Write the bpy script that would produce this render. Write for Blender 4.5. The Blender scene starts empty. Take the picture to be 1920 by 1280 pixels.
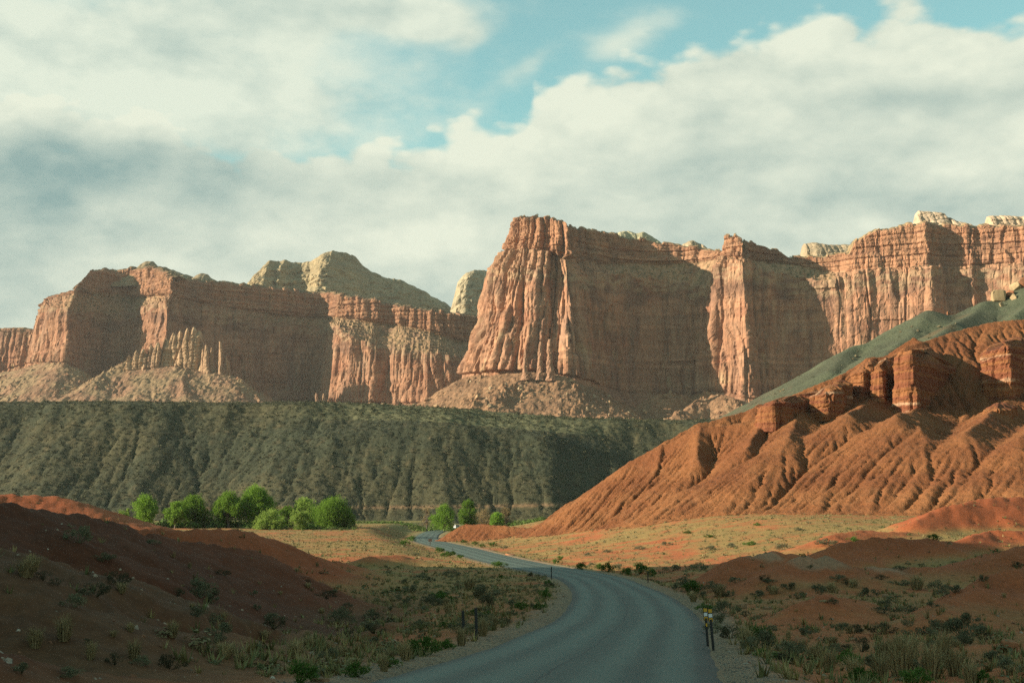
import bpy, math
import numpy as np

# ---------------------------------------------------------------- camera, sky, sun, exposure
S = bpy.context.scene
COL = S.collection
F, HZ = 2667.0, 950.0                       # focal length in photo pixels, row of the horizon
TH = math.atan((HZ - 640) / F)
cam_data = bpy.data.cameras.new('camera')
cam_data.lens, cam_data.sensor_width = 50.0, 36.0
cam_data.clip_start, cam_data.clip_end = 0.5, 30000
cam = bpy.data.objects.new('camera', cam_data)
cam.rotation_euler = (math.pi / 2 + TH, 0, 0)
COL.objects.link(cam)
S.camera = cam

SUN_EL, SUN_PHI = 17.0, 11.0                # elevation; angle behind the camera plane, sun on the left
el, ph = math.radians(SUN_EL), math.radians(SUN_PHI)
TO_SUN = np.array([-math.cos(ph) * math.cos(el), -math.sin(ph) * math.cos(el), math.sin(el)])
sun_data = bpy.data.lights.new('sun', 'SUN')
sun_data.energy, sun_data.angle, sun_data.color = 5.0, math.radians(0.5), (1.0, 0.86, 0.68)
sun = bpy.data.objects.new('sun', sun_data)
from mathutils import Vector
sun.rotation_euler = Vector(TO_SUN).to_track_quat('Z', 'Y').to_euler()
COL.objects.link(sun)

S.view_settings.view_transform = 'Standard'
S.view_settings.look = 'None'
S.view_settings.exposure = 1.1
S.view_settings.gamma = 1.0
S.view_settings.use_curve_mapping = False
S.cycles.use_denoising = False

class NT:
    """short-hand for building node trees"""
    def __init__(self, tree):
        self.t = tree; tree.nodes.clear()
    def n(self, kind, **kw):
        nd = self.t.nodes.new('ShaderNode' + kind)
        for k, v in kw.items(): setattr(nd, k, v)
        return nd
    def link(self, a, b): self.t.links.new(a, b)
    def put(self, sock, v):
        if isinstance(v, bpy.types.NodeSocket): self.link(v, sock)
        elif v is not None: sock.default_value = v
    def math(self, op, a, b=None, c=None, clamp=False):
        nd = self.n('Math', operation=op, use_clamp=clamp)
        for i, v in enumerate((a, b, c)): self.put(nd.inputs[i], v)
        return nd.outputs[0]
    def vmath(self, op, a, b=None):
        nd = self.n('VectorMath', operation=op)
        self.put(nd.inputs[0], a); self.put(nd.inputs[1], b)
        return nd.outputs['Value'] if op in ('LENGTH', 'DOT_PRODUCT', 'DISTANCE') else nd.outputs[0]
    def noise(self, vec, scale, detail=6, rough=0.55, dist=0.0, dim='3D'):
        nd = self.n('TexNoise', noise_dimensions=dim)
        self.put(nd.inputs['Vector'], vec)
        nd.inputs['Scale'].default_value = scale; nd.inputs['Detail'].default_value = detail
        nd.inputs['Roughness'].default_value = rough; nd.inputs['Distortion'].default_value = dist
        return nd.outputs['Fac']
    def remap(self, v, a, b, c=0.0, d=1.0, smooth=True):
        nd = self.n('MapRange', interpolation_type='SMOOTHSTEP' if smooth else 'LINEAR')
        self.put(nd.inputs[0], v)
        for i, x in enumerate((a, b, c, d)): self.put(nd.inputs[i + 1], x)
        return nd.outputs[0]
    def mix(self, f, a, b, mode='MIX'):
        nd = self.n('Mix', data_type='RGBA', blend_type=mode)
        self.put(nd.inputs[0], f)
        for s, v in ((nd.inputs[6], a), (nd.inputs[7], b)):
            self.put(s, v if isinstance(v, bpy.types.NodeSocket) else (*v, 1.0))
        return nd.outputs[2]
    def curve(self, v, pts):
        nd = self.n('FloatCurve')
        cv = nd.mapping.curves[0]
        while len(cv.points) > 2: cv.points.remove(cv.points[1])
        cv.points[0].location, cv.points[1].location = pts[0], pts[-1]
        for p in pts[1:-1]: cv.points.new(*p)
        nd.mapping.update()
        self.put(nd.inputs['Value'], v)
        return nd.outputs[0]

def build_world():
    w = bpy.data.worlds.new('World'); S.world = w; w.use_nodes = True
    k = NT(w.node_tree)
    d = k.n('TexCoord').outputs['Generated']
    sky = k.n('TexSky', sky_type='NISHITA')
    sky.sun_disc = False
    sky.sun_elevation = el
    sky.sun_rotation = math.atan2(TO_SUN[0], TO_SUN[1])
    sky.altitude = 1700; sky.air_density = 1.0; sky.dust_density = 1.5; sky.ozone_density = 1.0
    sep = k.n('SeparateXYZ'); k.link(d, sep.inputs[0])
    X, Y, Z = sep.outputs
    DEG = 57.29578
    az = k.math('MULTIPLY', k.math('ARCTAN2', X, Y), DEG)
    ev = k.math('MULTIPLY', k.math('ARCSINE', Z), DEG)
    # cloud noise on the direction, flattened so that the billows lie level
    st = k.vmath('MULTIPLY', d, (1, 1, 1.9))
    n_big = k.math('SUBTRACT', k.noise(st, 5.0, 2, 0.45), 0.5)
    n_mid = k.math('SUBTRACT', k.noise(st, 11.0, 9, 0.60, 0.10), 0.5)
    n_up = k.math('SUBTRACT', k.noise(k.vmath('ADD', st, (-0.014, 0, 0.034)), 11.0, 4, 0.5, 0.12), 0.5)
    def billow(vec, sc):
        v = k.n('TexVoronoi', feature='SMOOTH_F1'); v.inputs['Scale'].default_value = sc; v.inputs['Smoothness'].default_value = .55
        wob = k.n('TexNoise'); wob.inputs['Scale'].default_value = sc * 1.3; wob.inputs['Detail'].default_value = 5
        k.link(vec, wob.inputs['Vector'])
        off = k.vmath('SCALE', k.vmath('SUBTRACT', wob.outputs['Color'], (.5, .5, .5))); off.node.inputs['Scale'].default_value = .55 / sc
        k.link(k.vmath('ADD', vec, off), v.inputs['Vector'])
        return k.math('SUBTRACT', .42, v.outputs['Distance'])
    bil = k.math('ADD', k.math('MULTIPLY', billow(st, 16.0), 1.0), k.math('ADD', k.math('MULTIPLY', billow(st, 38.0), .6), k.math('MULTIPLY', billow(st, 85.0), .28)))
    k.bil = bil
    def blob(a, e, ra, re, sx=0.0):
        """a soft round in azimuth / elevation degrees, 1 in its middle"""
        da = k.math('DIVIDE', k.math('SUBTRACT', az, a), ra)
        de = k.math('DIVIDE', k.math('SUBTRACT', k.math('SUBTRACT', ev, e), k.math('MULTIPLY', k.math('SUBTRACT', az, a), sx)), re)
        r2 = k.math('ADD', k.math('MULTIPLY', da, da), k.math('MULTIPLY', de, de))
        return k.math('EXPONENT', k.math('MULTIPLY', r2, -1.0))
    def add(*v):
        r = v[0]
        for x in v[1:]: r = k.math('ADD', r, x)
        return r
    def mul(a, b): return k.math('MULTIPLY', a, b)
    SKY_PARTS(k, az, ev, n_big, n_mid, n_up, blob, add, mul, sky, d)

def SKY_PARTS(k, az, ev, n_big, n_mid, n_up, blob, add, mul, sky, d):
    A = lambda px: math.degrees(math.atan((px - 960) / F))
    E = lambda py: math.degrees(TH + math.atan((640 - py) / F))
    # the great bank on the right: everything below an edge that climbs to the right
    t = k.math('DIVIDE', k.math('ADD', az, 40.0), 80.0, clamp=True)
    pts = [(-40, 200), (-14, 200), (A(200), 200), (A(420), 212), (A(500), 235), (A(545), 262), (A(600), 268), (A(700), 262), (A(800), 238), (A(880), 212), (A(985), 195), (A(1000), 150),
           (A(1110), 125), (A(1200), 120), (A(1290), 80), (A(1420), 45), (A(1540), 28), (A(1640), 45), (A(1720), 15), (A(1800), 35), (A(1920), 60), (40, -40)]
    edge = k.curve(t, [((a + 40) / 80, E(p) / 40) for a, p in pts])
    edge = mul(edge, 40.0)
    bank = k.math('SUBTRACT', edge, ev)                       # degrees under the edge
    bank = add(bank, mul(n_mid, 2.6), mul(n_big, 1.0), mul(k.bil, 2.6))
    bank_a = k.remap(bank, -0.15, 1.0)
    # thin bright veil on the left and the small cloud along the top
    veil = add(mul(blob(A(120), E(230), 9.0, 2.6), 1.0), mul(blob(A(60), E(60), 10, 4.0), 0.55), mul(blob(A(330), E(130), 6.0, 3.4), 0.34),
               mul(blob(A(620), E(30), 5.0, 0.9), 1.0), mul(blob(A(790), E(42), 1.8, 0.75), 1.1), mul(blob(A(530), E(80), 1.6, 0.8), 0.6), mul(blob(A(880), E(75), 0.9, 0.5, .4), 0.5),
               mul(blob(A(440), E(270), 0.9, 0.6), 0.5), mul(blob(A(980), E(130), 1.4, 0.5, .6), 0.45), mul(blob(A(1190), E(70), 2.2, 0.7, .3), 0.6),
               mul(blob(A(620), E(210), 8.0, 2.6), 0.36), mul(blob(-45, 24, 22, 9), 0.7), mul(blob(60, 28, 26, 10), 0.5), mul(blob(-120, 30, 40, 14), 0.5), mul(blob(130, 25, 40, 10), 0.5))
    veil = add(veil, mul(n_mid, 1.2), mul(n_big, 0.4), mul(k.bil, .35))
    veil_a = k.remap(veil, 0.05, 1.05)
    alpha = k.math('MAXIMUM', bank_a, mul(veil_a, 0.90))
    # light and shade inside the clouds: thick low parts grey, upper edges cream
    depth = k.remap(bank, 0.0, 9.0)
    lit = add(mul(k.math('SUBTRACT', n_mid, n_up), 1.5), 0.92, mul(n_big, 0.2), mul(k.bil, .42),
              mul(depth, -0.34), mul(blob(A(20), E(350), 7.5, 1.6), -0.58), mul(blob(A(400), E(325), 5.0, 0.8), -0.42), mul(blob(A(30), E(450), 8, 1.6), -0.30), mul(blob(A(750), E(450), 7, 1.3), 0.16),
              mul(blob(A(700), E(345), 2.6, 0.45), -0.25), mul(blob(A(1280), E(385), 9, 0.9), -0.22), mul(blob(A(860), E(400), 5, .6), -0.10), mul(blob(A(1750), E(215), 6, 0.45, -.05), -0.2),
              mul(blob(A(700), E(22), 4.2, 0.5), -0.40), mul(blob(A(1370), E(130), 4, 0.45, .12), -0.16), mul(blob(A(300), E(240), 6, 1.6), 0.2), mul(blob(A(1000), E(250), 7, 1.6, .2), 0.12))
    cream, grey = (3.4, 3.6, 2.95), (1.10, 1.70, 1.63)
    cloud = k.mix(k.remap(lit, -0.12, 0.98, smooth=False), grey, cream)
    # blue, a little paler towards the skyline
    blue = k.mix(1.0, sky.outputs[0], BLUE_TINT, 'MULTIPLY')
    blue = k.mix(.16, blue, (2.6, 2.9, 2.4))
    out = k.mix(alpha, blue, cloud)
    below = k.remap(ev, -4.0, 0.0)
    out = k.mix(below, (0.7, 0.57, 0.4), out)
    bg = k.n('Background'); bg.inputs['Strength'].default_value = 0.112
    k.link(out, bg.inputs[0])
    wo = k.n('OutputWorld'); k.link(bg.outputs[0], wo.inputs[0])
BLUE_TINT = (0.68, 1.10, 0.76)
build_world()

# ---------------------------------------------------------------- maths helpers
def ray(px, py):
    u, v = (np.asarray(px, float) - 960) / F, (640 - np.asarray(py, float)) / F
    return u, math.cos(TH) - v * math.sin(TH), math.sin(TH) + v * math.cos(TH)
def at(px, py, y):
    """the point seen at a photo pixel, at y metres in front of the camera"""
    a, b, c = ray(px, py)
    return np.stack([a / b * y, np.broadcast_to(np.asarray(y, float), np.shape(a / b * y)), c / b * y], -1)
def sstep(a, b, x):
    t = np.clip((x - a) / (b - a), 0, 1)
    return t * t * (3 - 2 * t)
def lerp(a, b, t): return a + (b - a) * t
def _h(ix, iy, seed):
    h = (ix.astype(np.int64) * 374761393 + iy.astype(np.int64) * 668265263 + seed * 1442695041) & 0xFFFFFFFF
    h = ((h ^ (h >> 13)) * 1274126177) & 0xFFFFFFFF
    return h ^ (h >> 16)
def rnd(ix, iy=None, seed=0):
    ix = np.asarray(ix)
    iy = np.zeros_like(ix) if iy is None else np.asarray(iy)
    ix, iy = np.broadcast_arrays(ix, iy)
    return (_h(ix, iy, seed) & 0xFFFFFF) / float(0xFFFFFF)
_G = np.array([(math.cos(a), math.sin(a)) for a in np.arange(256) * 2 * math.pi / 256])
def noise(x, y, seed=0):
    """gradient noise, about -1..1"""
    x, y = np.broadcast_arrays(np.asarray(x, float), np.asarray(y, float))
    ix, iy = np.floor(x).astype(np.int64), np.floor(y).astype(np.int64)
    fx, fy = x - ix, y - iy
    u, v = fx * fx * fx * (fx * (fx * 6 - 15) + 10), fy * fy * fy * (fy * (fy * 6 - 15) + 10)
    def g(a, b):
        k = _G[_h(ix + a, iy + b, seed) & 255]
        return k[..., 0] * (fx - a) + k[..., 1] * (fy - b)
    n0, n1 = lerp(g(0, 0), g(1, 0), u), lerp(g(0, 1), g(1, 1), u)
    return lerp(n0, n1, v) * 1.5
def fbm(x, y, seed=0, octv=5, gain=0.5, lac=2.03):
    s, a, t = 0.0, 1.0, 0.0
    for i in range(octv):
        s = s + a * noise(x, y, seed + i * 17); t += a
        x, y, a = np.asarray(x) * lac + 3.7, np.asarray(y) * lac - 1.3, a * gain
    return s / t
def ridged(x, y, seed=0, octv=4, gain=0.5):
    s, a, t = 0.0, 1.0, 0.0
    for i in range(octv):
        s = s + a * (1 - np.abs(noise(x, y, seed + i * 13)) * 1.6); t += a
        x, y, a = x * 2.07 + 1.7, y * 2.07 + 5.3, a * gain
    return s / t
def worley(x, y, seed=0):
    """distance to the nearest and second nearest scattered point, and the nearest one's id"""
    ix, iy = np.floor(x).astype(np.int64), np.floor(y).astype(np.int64)
    f1 = np.full(np.shape(x), 9.0); f2 = f1.copy(); cid = np.zeros(np.shape(x))
    for a in (-1, 0, 1):
        for b in (-1, 0, 1):
            cx, cy = ix + a, iy + b
            d = np.hypot(cx + .1 + .8 * rnd(cx, cy, seed) - x, cy + .1 + .8 * rnd(cx, cy, seed + 5) - y)
            r = rnd(cx, cy, seed + 9)
            near = d < f1
            f2 = np.where(near, f1, np.minimum(f2, d)); cid = np.where(near, r, cid); f1 = np.where(near, d, f1)
    return f1, f2, cid
def ridge_field(X, Y, lines, slope, power=1.0):
    """height of the highest of several sloping-sided ridges; lines are lists of (x, y, z)"""
    out = np.full(X.shape, -1e9)
    for ln in lines:
        sl = slope
        if isinstance(ln, tuple): ln, sl = ln
        p = np.asarray(ln, float)
        for a, b in zip(p[:-1], p[1:]):
            d = b - a; L = d[0] ** 2 + d[1] ** 2 + 1e-9
            t = np.clip(((X - a[0]) * d[0] + (Y - a[1]) * d[1]) / L, 0, 1)
            dist = np.hypot(X - a[0] - t * d[0], Y - a[1] - t * d[1])
            out = np.maximum(out, a[2] + t * d[2] - sl * dist)
    return out
def blur(z, n=1):
    for _ in range(n):
        p = np.pad(z, 1, mode='edge')
        z = (p[:-2, 1:-1] + p[2:, 1:-1] + p[1:-1, :-2] + p[1:-1, 2:] + 4 * p[1:-1, 1:-1]) / 8
    return z
def erode(z, dx, iters=20, K=0.05, m=0.45, diff=0.0, fixed=None, rain=None, seed=1, jitter=0.02):
    """water running down the slopes cuts rills and gullies (stream-power law, implicit in flow order)"""
    ny, nx = z.shape; N = ny * nx
    idx = np.arange(N).reshape(ny, nx)
    offs = [(a, b) for a in (-1, 0, 1) for b in (-1, 0, 1) if a or b]
    rng = np.random.default_rng(seed)
    z = z.copy()
    for it in range(iters):
        zj = z + rng.normal(0, jitter, z.shape)
        best = np.zeros((ny, nx)); rec = idx.copy(); dist = np.ones((ny, nx))
        for a, b in offs:
            L = dx * math.hypot(a, b)
            ys, yd = slice(max(a, 0), ny + min(a, 0)), slice(max(-a, 0), ny + min(-a, 0))
            xs, xd = slice(max(b, 0), nx + min(b, 0)), slice(max(-b, 0), nx + min(-b, 0))
            s = (zj[yd, xd] - zj[ys, xs]) / L
            w = s > best[yd, xd]
            best[yd, xd] = np.where(w, s, best[yd, xd])
            rec[yd, xd] = np.where(w, idx[ys, xs], rec[yd, xd]); dist[yd, xd] = np.where(w, L, dist[yd, xd])
        if fixed is not None: rec[fixed] = idx[fixed]
        rec, dist = rec.ravel(), dist.ravel()
        lev = (rec != np.arange(N)).astype(np.int64); r = rec.copy()
        while True:
            add = lev[r]
            if not add.any(): break
            lev = lev + add; r = r[r]
        order = np.argsort(lev, kind='stable')
        cuts = np.searchsorted(lev[order], np.arange(lev.max() + 2))
        A = (np.full(N, dx * dx) if rain is None else rain.ravel() * dx * dx).astype(float)
        for l in range(len(cuts) - 2, 0, -1):
            i = order[cuts[l]:cuts[l + 1]]
            np.add.at(A, rec[i], A[i])
        h = z.ravel().copy(); f = K * A ** m / dist
        for l in range(1, len(cuts) - 1):
            i = order[cuts[l]:cuts[l + 1]]
            hr = h[rec[i]]
            h[i] = np.where(h[i] > hr, (h[i] + f[i] * hr) / (1 + f[i]), h[i])
        z = h.reshape(ny, nx); erode.area = A.reshape(ny, nx)
        if diff:
            zb = blur(z)
            z = lerp(z, zb, diff) if fixed is None else np.where(fixed, z, lerp(z, zb, diff))
    return z
def grid_sampler(z, x0, y0, dx):
    ny, nx = z.shape
    def f(x, y):
        u, v = np.clip((x - x0) / dx, 0, nx - 1.001), np.clip((y - y0) / dx, 0, ny - 1.001)
        i, j = u.astype(int), v.astype(int); a, b = u - i, v - j
        return lerp(lerp(z[j, i], z[j, i + 1], a), lerp(z[j + 1, i], z[j + 1, i + 1], a), b)
    return f

# ---------------------------------------------------------------- mesh helpers
def mesh_from(name, V, faces, mat=None, col=None, smooth=False):
    me = bpy.data.meshes.new(name)
    V = np.ascontiguousarray(V, np.float32); faces = np.ascontiguousarray(faces, np.int32)
    k = faces.shape[1]
    me.vertices.add(len(V)); me.vertices.foreach_set('co', V.ravel())
    me.loops.add(faces.size); me.loops.foreach_set('vertex_index', faces.ravel())
    me.polygons.add(len(faces)); me.polygons.foreach_set('loop_start', np.arange(0, faces.size, k, dtype=np.int32))
    if smooth: me.polygons.foreach_set('use_smooth', np.ones(len(faces), bool))
    else: me.polygons.foreach_set('use_smooth', np.zeros(len(faces), bool))
    me.update(calc_edges=True)
    if col is not None:
        at_ = me.color_attributes.new('Col', 'FLOAT_COLOR', 'POINT')
        c = np.ones((len(V), 4), np.float32); c[:, :3] = col
        at_.data.foreach_set('color', c.ravel())
    if mat: me.materials.append(mat)
    return me
def obj(name, me, parent=None, **props):
    o = bpy.data.objects.new(name, me); COL.objects.link(o)
    if parent: o.parent = parent
    for k, v in props.items(): o[k] = v
    return o
def grid_faces(ny, nx, keep=None):
    i = np.arange(ny * nx).reshape(ny, nx)
    q = np.stack([i[:-1, :-1], i[:-1, 1:], i[1:, 1:], i[1:, :-1]], -1)
    q = q.reshape(-1, 4) if keep is None else q[keep]
    return q
def grid_obj(name, P, mat, col, keep=None, smooth=True, **props):
    ny, nx = P.shape[:2]
    me = mesh_from(name, P.reshape(-1, 3), grid_faces(ny, nx, keep), mat, col.reshape(-1, 3), smooth)
    return obj(name, me, **props)

# ---------------------------------------------------------------- materials
def earth_mat(name, rough=0.95, grain=((0.6, 0.25), (4.0, 0.18)), bump=((1.5, 0.5),), stretch=(1, 1, 1), streak=None, tone=.83):
    """rock or soil: base colour from the ground itself (attribute Col), mottled by noise, with fine relief"""
    m = bpy.data.materials.new(name); m.use_nodes = True
    k = NT(m.node_tree)
    a = k.n('Attribute', attribute_name='Col').outputs['Color']
    p = k.n('TexCoord').outputs['Object']
    ps = k.vmath('MULTIPLY', p, stretch)
    c = k.mix(1.0, a, (tone, tone * .99, tone * .965), 'MULTIPLY')
    for sc, amt in grain:
        f = k.remap(k.noise(ps, sc, 5, 0.6), 0.3, 0.7, 1 - amt, 1 + amt, smooth=False)
        cc = k.n('CombineXYZ')
        for i in range(3): k.link(f, cc.inputs[i])
        c = k.mix(1.0, c, cc.outputs[0], 'MULTIPLY')
    if streak:
        sv, sc, colr, amt = streak
        f = k.remap(k.noise(k.vmath('MULTIPLY', p, sv), sc, 4, 0.6), 0.5, 0.68, 0, amt)
        c = k.mix(f, c, colr)
    b = k.n('BsdfPrincipled')
    k.link(c, b.inputs['Base Color']); b.inputs['Roughness'].default_value = rough
    b.inputs['Specular IOR Level'].default_value = 0.15
    nrm = None
    for sc, d in bump:
        bn = k.n('Bump'); bn.inputs['Strength'].default_value = 0.8; bn.inputs['Distance'].default_value = d
        k.link(k.noise(ps, sc, 6, 0.62), bn.inputs['Height'])
        if nrm: k.link(nrm, bn.inputs['Normal'])
        nrm = bn.outputs[0]
    if nrm: k.link(nrm, b.inputs['Normal'])
    o = k.n('OutputMaterial'); k.link(b.outputs[0], o.inputs[0])
    return m
M = {}
M['cliff'] = earth_mat('red_sandstone', grain=((0.025, .14), (0.16, .16)), bump=((0.22, .7), (.7, .25)), stretch=(1, 1, .6), streak=((1, 1, .10), .045, (.17, .095, .065), .55))
M['dome'] = earth_mat('white_sandstone', grain=((0.03, .18), (0.2, .15)), bump=((0.12, 1.6),))
M['talus'] = earth_mat('talus', grain=((0.03, .15), (0.25, .22)), bump=((0.4, 1.2),))
M['mesa'] = earth_mat('mesa_soil', grain=((0.02, .12), (0.3, .2)), bump=((0.5, .8),))
M['badland'] = earth_mat('orange_clay', grain=((0.06, .12), (1.2, .16)), bump=((.9, .7), (2.4, .30)))
M['ground'] = earth_mat('valley_soil', grain=((0.15, .12), (2.5, .2)), bump=((1.5, .12), (9., .035)), tone=1.0)

# ---------------------------------------------------------------- road line and valley floor
RY = np.array([-40, 0, 30, 50, 80, 140, 220, 300, 380, 440, 520, 640, 760])
RZ = np.array([-1.2, -1.6, -3.75, -4.9, -6.0, -7.6, -8.8, -9.6, -10.1, -10.3, -10.2, -9.6, -9.0])
XL_Y = [-40, 0, 32.9, 38.9, 48.4, 57.8, 64.4, 72.8, 86.9, 104.9, 123, 143.6, 160, 184, 204, 255, 300, 343, 380, 413, 440, 480, 540, 597, 632, 700]
XL_X = [-8, -6.2, -3.3, -2.5, -1.3, -.1, .8, 1.9, 3.1, 4.3, 5.1, 5.5, 5.2, 2.8, -.2, -6.9, -12., -17.2, -22., -26.8, -30.2, -33.2, -35, -35.2, -34, -25]
def smooth_interp(x, xs, ys):
    g = np.linspace(xs[0], xs[-1], 2000); v = np.interp(g, xs, ys)
    w = 13; k = np.hanning(w * 2 + 1); k /= k.sum()
    v = np.convolve(np.pad(v, w, mode='edge'), k, 'valid')
    return np.interp(x, g, v)
def road_left(y): return smooth_interp(y, XL_Y, XL_X)
def road_width(y): return np.interp(y, [0, 33, 60, 105, 140, 200, 260, 340, 420, 520, 700], [8.1, 8.1, 7.9, 7.8, 7.6, 8.4, 8.6, 9.2, 9.0, 8.0, 8.0])
def road_mid(y): return road_left(y) + road_width(y) / 2
def road_z(y): return smooth_interp(y, RY, RZ)

P_ = lambda px, py, y: tuple(at(px, py, y).tolist())
# ridges of the foreground hills (photo pixel, distance)
HILL_L = [
    ([P_(-500, 860, 62), P_(-200, 893, 66), P_(0, 927, 70), P_(130, 951, 78), P_(260, 988, 88), P_(380, 1004, 96), P_(480, 1029, 106), P_(560, 1061, 118), P_(620, 1092, 126)], .50),
    ([P_(-300, 925, 120), P_(60, 966, 128), P_(165, 968, 134), P_(250, 986, 138), P_(330, 984, 142), P_(430, 983, 148), P_(475, 992, 152), P_(540, 1018, 158), P_(610, 1042, 166), P_(690, 1060, 176)], .42),
    ([P_(-500, 905, 36), P_(-200, 950, 38), P_(0, 998, 41), P_(120, 1030, 45), P_(250, 1072, 50), P_(350, 1112, 54), P_(430, 1165, 57), P_(520, 1205, 58)], .40),
    ([P_(-400, 1040, 22), P_(-100, 1110, 24), P_(60, 1160, 26.5), P_(220, 1222, 28.5)], .40),
]
HILL_L2 = [([P_(690, 1046, 205), P_(740, 1043, 212), P_(790, 1058, 218), P_(815, 1075, 222)], .30), ([P_(120, 950, 300), P_(170, 956, 300), P_(205, 976, 300)], .3), ([P_(-60, 925, 260), P_(100, 930, 270), P_(160, 950, 275)], .3)]
HILL_R = [
    ([P_(1400, 1163, 74), P_(1470, 1137, 77), P_(1540, 1131, 80), P_(1610, 1140, 82), P_(1690, 1165, 84)], .36),
    ([P_(1740, 1180, 66), P_(1830, 1128, 72), P_(1920, 1096, 77), P_(2100, 1030, 82), P_(2400, 960, 90)], .42),
    ([P_(1350, 1068, 128), P_(1400, 1049, 132), P_(1450, 1043, 135), P_(1490, 1052, 138)], .34),
    ([P_(1460, 1073, 122), P_(1500, 1055, 125), P_(1545, 1053, 126), P_(1575, 1066, 126)], .34),
    ([P_(1570, 1030, 165), P_(1640, 1013, 170), P_(1720, 1014, 173), P_(1790, 1025, 176)], .34),
    ([P_(1600, 1073, 126), P_(1660, 1069, 128), P_(1730, 1073, 130), P_(1800, 1075, 131)], .3),
    ([P_(1800, 1018, 176), P_(1870, 1000, 184), P_(1960, 1000, 186)], .32),
    ([P_(1880, 1040, 130), P_(1960, 1020, 134), P_(2100, 990, 140)], .3),
    ([P_(1715, 985, 222), P_(1770, 955, 232), P_(1830, 938, 238), P_(1920, 935, 242), P_(2100, 915, 250)], .42),
    ([P_(1560, 1010, 205), P_(1620, 998, 212), P_(1700, 1003, 216)], .3),
]
def smax(a, b, k):
    h = np.clip(0.5 + 0.5 * (a - b) / k, 0, 1)
    return lerp(b, a, h) + k * h * (1 - h)
def valley(x, y):
    """the bare valley floor, without the mounds"""
    zr = road_z(np.clip(y, -40, 760))
    yR = np.interp(y, [-60, 0, 30, 60, 100, 150, 200, 300, 400, 520, 700], [-1, -2.2, -4.3, -5.5, -6.0, -5.9, -5.0, -1.8, -1.0, -2, -6])
    yL = np.interp(y, [-60, 0, 30, 60, 100, 150, 200, 300, 400, 480, 700], [-1.5, -2.0, -4.6, -6.4, -7.8, -8.4, -8.5, -7.6, -7.6, -6.8, -7])
    dl, dr = road_left(np.clip(y, -40, 700)) - x, x - road_left(np.clip(y, -40, 700)) - road_width(y)
    z = zr + (yL - zr) * sstep(2, 16, dl) + (yR - zr) * sstep(3, 62, dr)
    z = z - 0.35 * sstep(1.2, 3.2, dr) * (1 - sstep(6, 12, dr)) * (y < 330)        # a shallow ditch along the verge
    far = sstep(700, 1100, y)
    return lerp(z, -12.0, far) + .004 * np.clip(np.abs(x) - 250, 0, 1500)
def ground_z(x, y, fine=True):
    base = valley(x, y)
    z = base
    w1, w2 = fbm(x / 14, y / 14, 3, 3), fbm(x / 14, y / 14, 8, 3)
    xx, yy = x + 2.2 * w1, y + 2.2 * w2
    for fam, k, up in ((HILL_L, 1.6, -.24), (HILL_L2, 1.0, .3), (HILL_R, 1.0, .55)):
        z = smax(z, ridge_field(xx, yy, fam, .4) + up, k)
    on = sstep(.2, 2.5, z - base)
    # unseen ridge added on the left to keep the sun off the near ground
    side = ridge_field(x, y, SHADE_RIDGE, .55)
    z = smax(z, side, 2.0)
    dl, dr = road_left(np.clip(y, -40, 700)) - x, x - road_left(np.clip(y, -40, 700)) - road_width(y)
    off = np.maximum(dl, dr)
    clear = sstep(1.0, 7.0, off)
    z = lerp(base, z, clear)
    if fine:
        rill = ridged(xx / 3.1 + .6 * w2, yy / 4.4, 31, 4)
        z = z - on * clear * (0.55 * np.clip(rill - .35, 0, 1)) * (1 - sstep(150, 300, y) * .3)
        z = z + clear * (fbm(x / 6, y / 6, 40, 5) * .22 + fbm(x / 1.3, y / 1.3, 45, 4) * .09 + .05 * fbm(x / .35, y / .35, 47, 3) * (y < 80))
        # the dry wash on the left, with an undercut bank
        gx = np.interp(y, [30, 44, 52, 60, 72, 90], [-11, -8.8, -8.4, -7.6, -5.6, -6.5]) + 1.1 * noise(y / 5, 0.3, 50)
        gd = np.abs(x - gx)
        z = z - 1.15 * (1 - sstep(.5, 1.5, gd)) * sstep(36, 46, y) * (1 - sstep(72, 92, y)) * clear
        z = z + sstep(.3, 2.5, off) * (1 - sstep(2.5, 5, off)) * .04 * fbm(x / .5, y / .5, 55, 3)
    under = sstep(.7, 0.0, off)
    return z - .12 * under
SHADE_RIDGE = [([(-95, -170, 48), (-100, -60, 56), (-112, 40, 60), (-122, 100, 58), (-130, 140, 54), (-134, 165, 46)], .95)]

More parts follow.
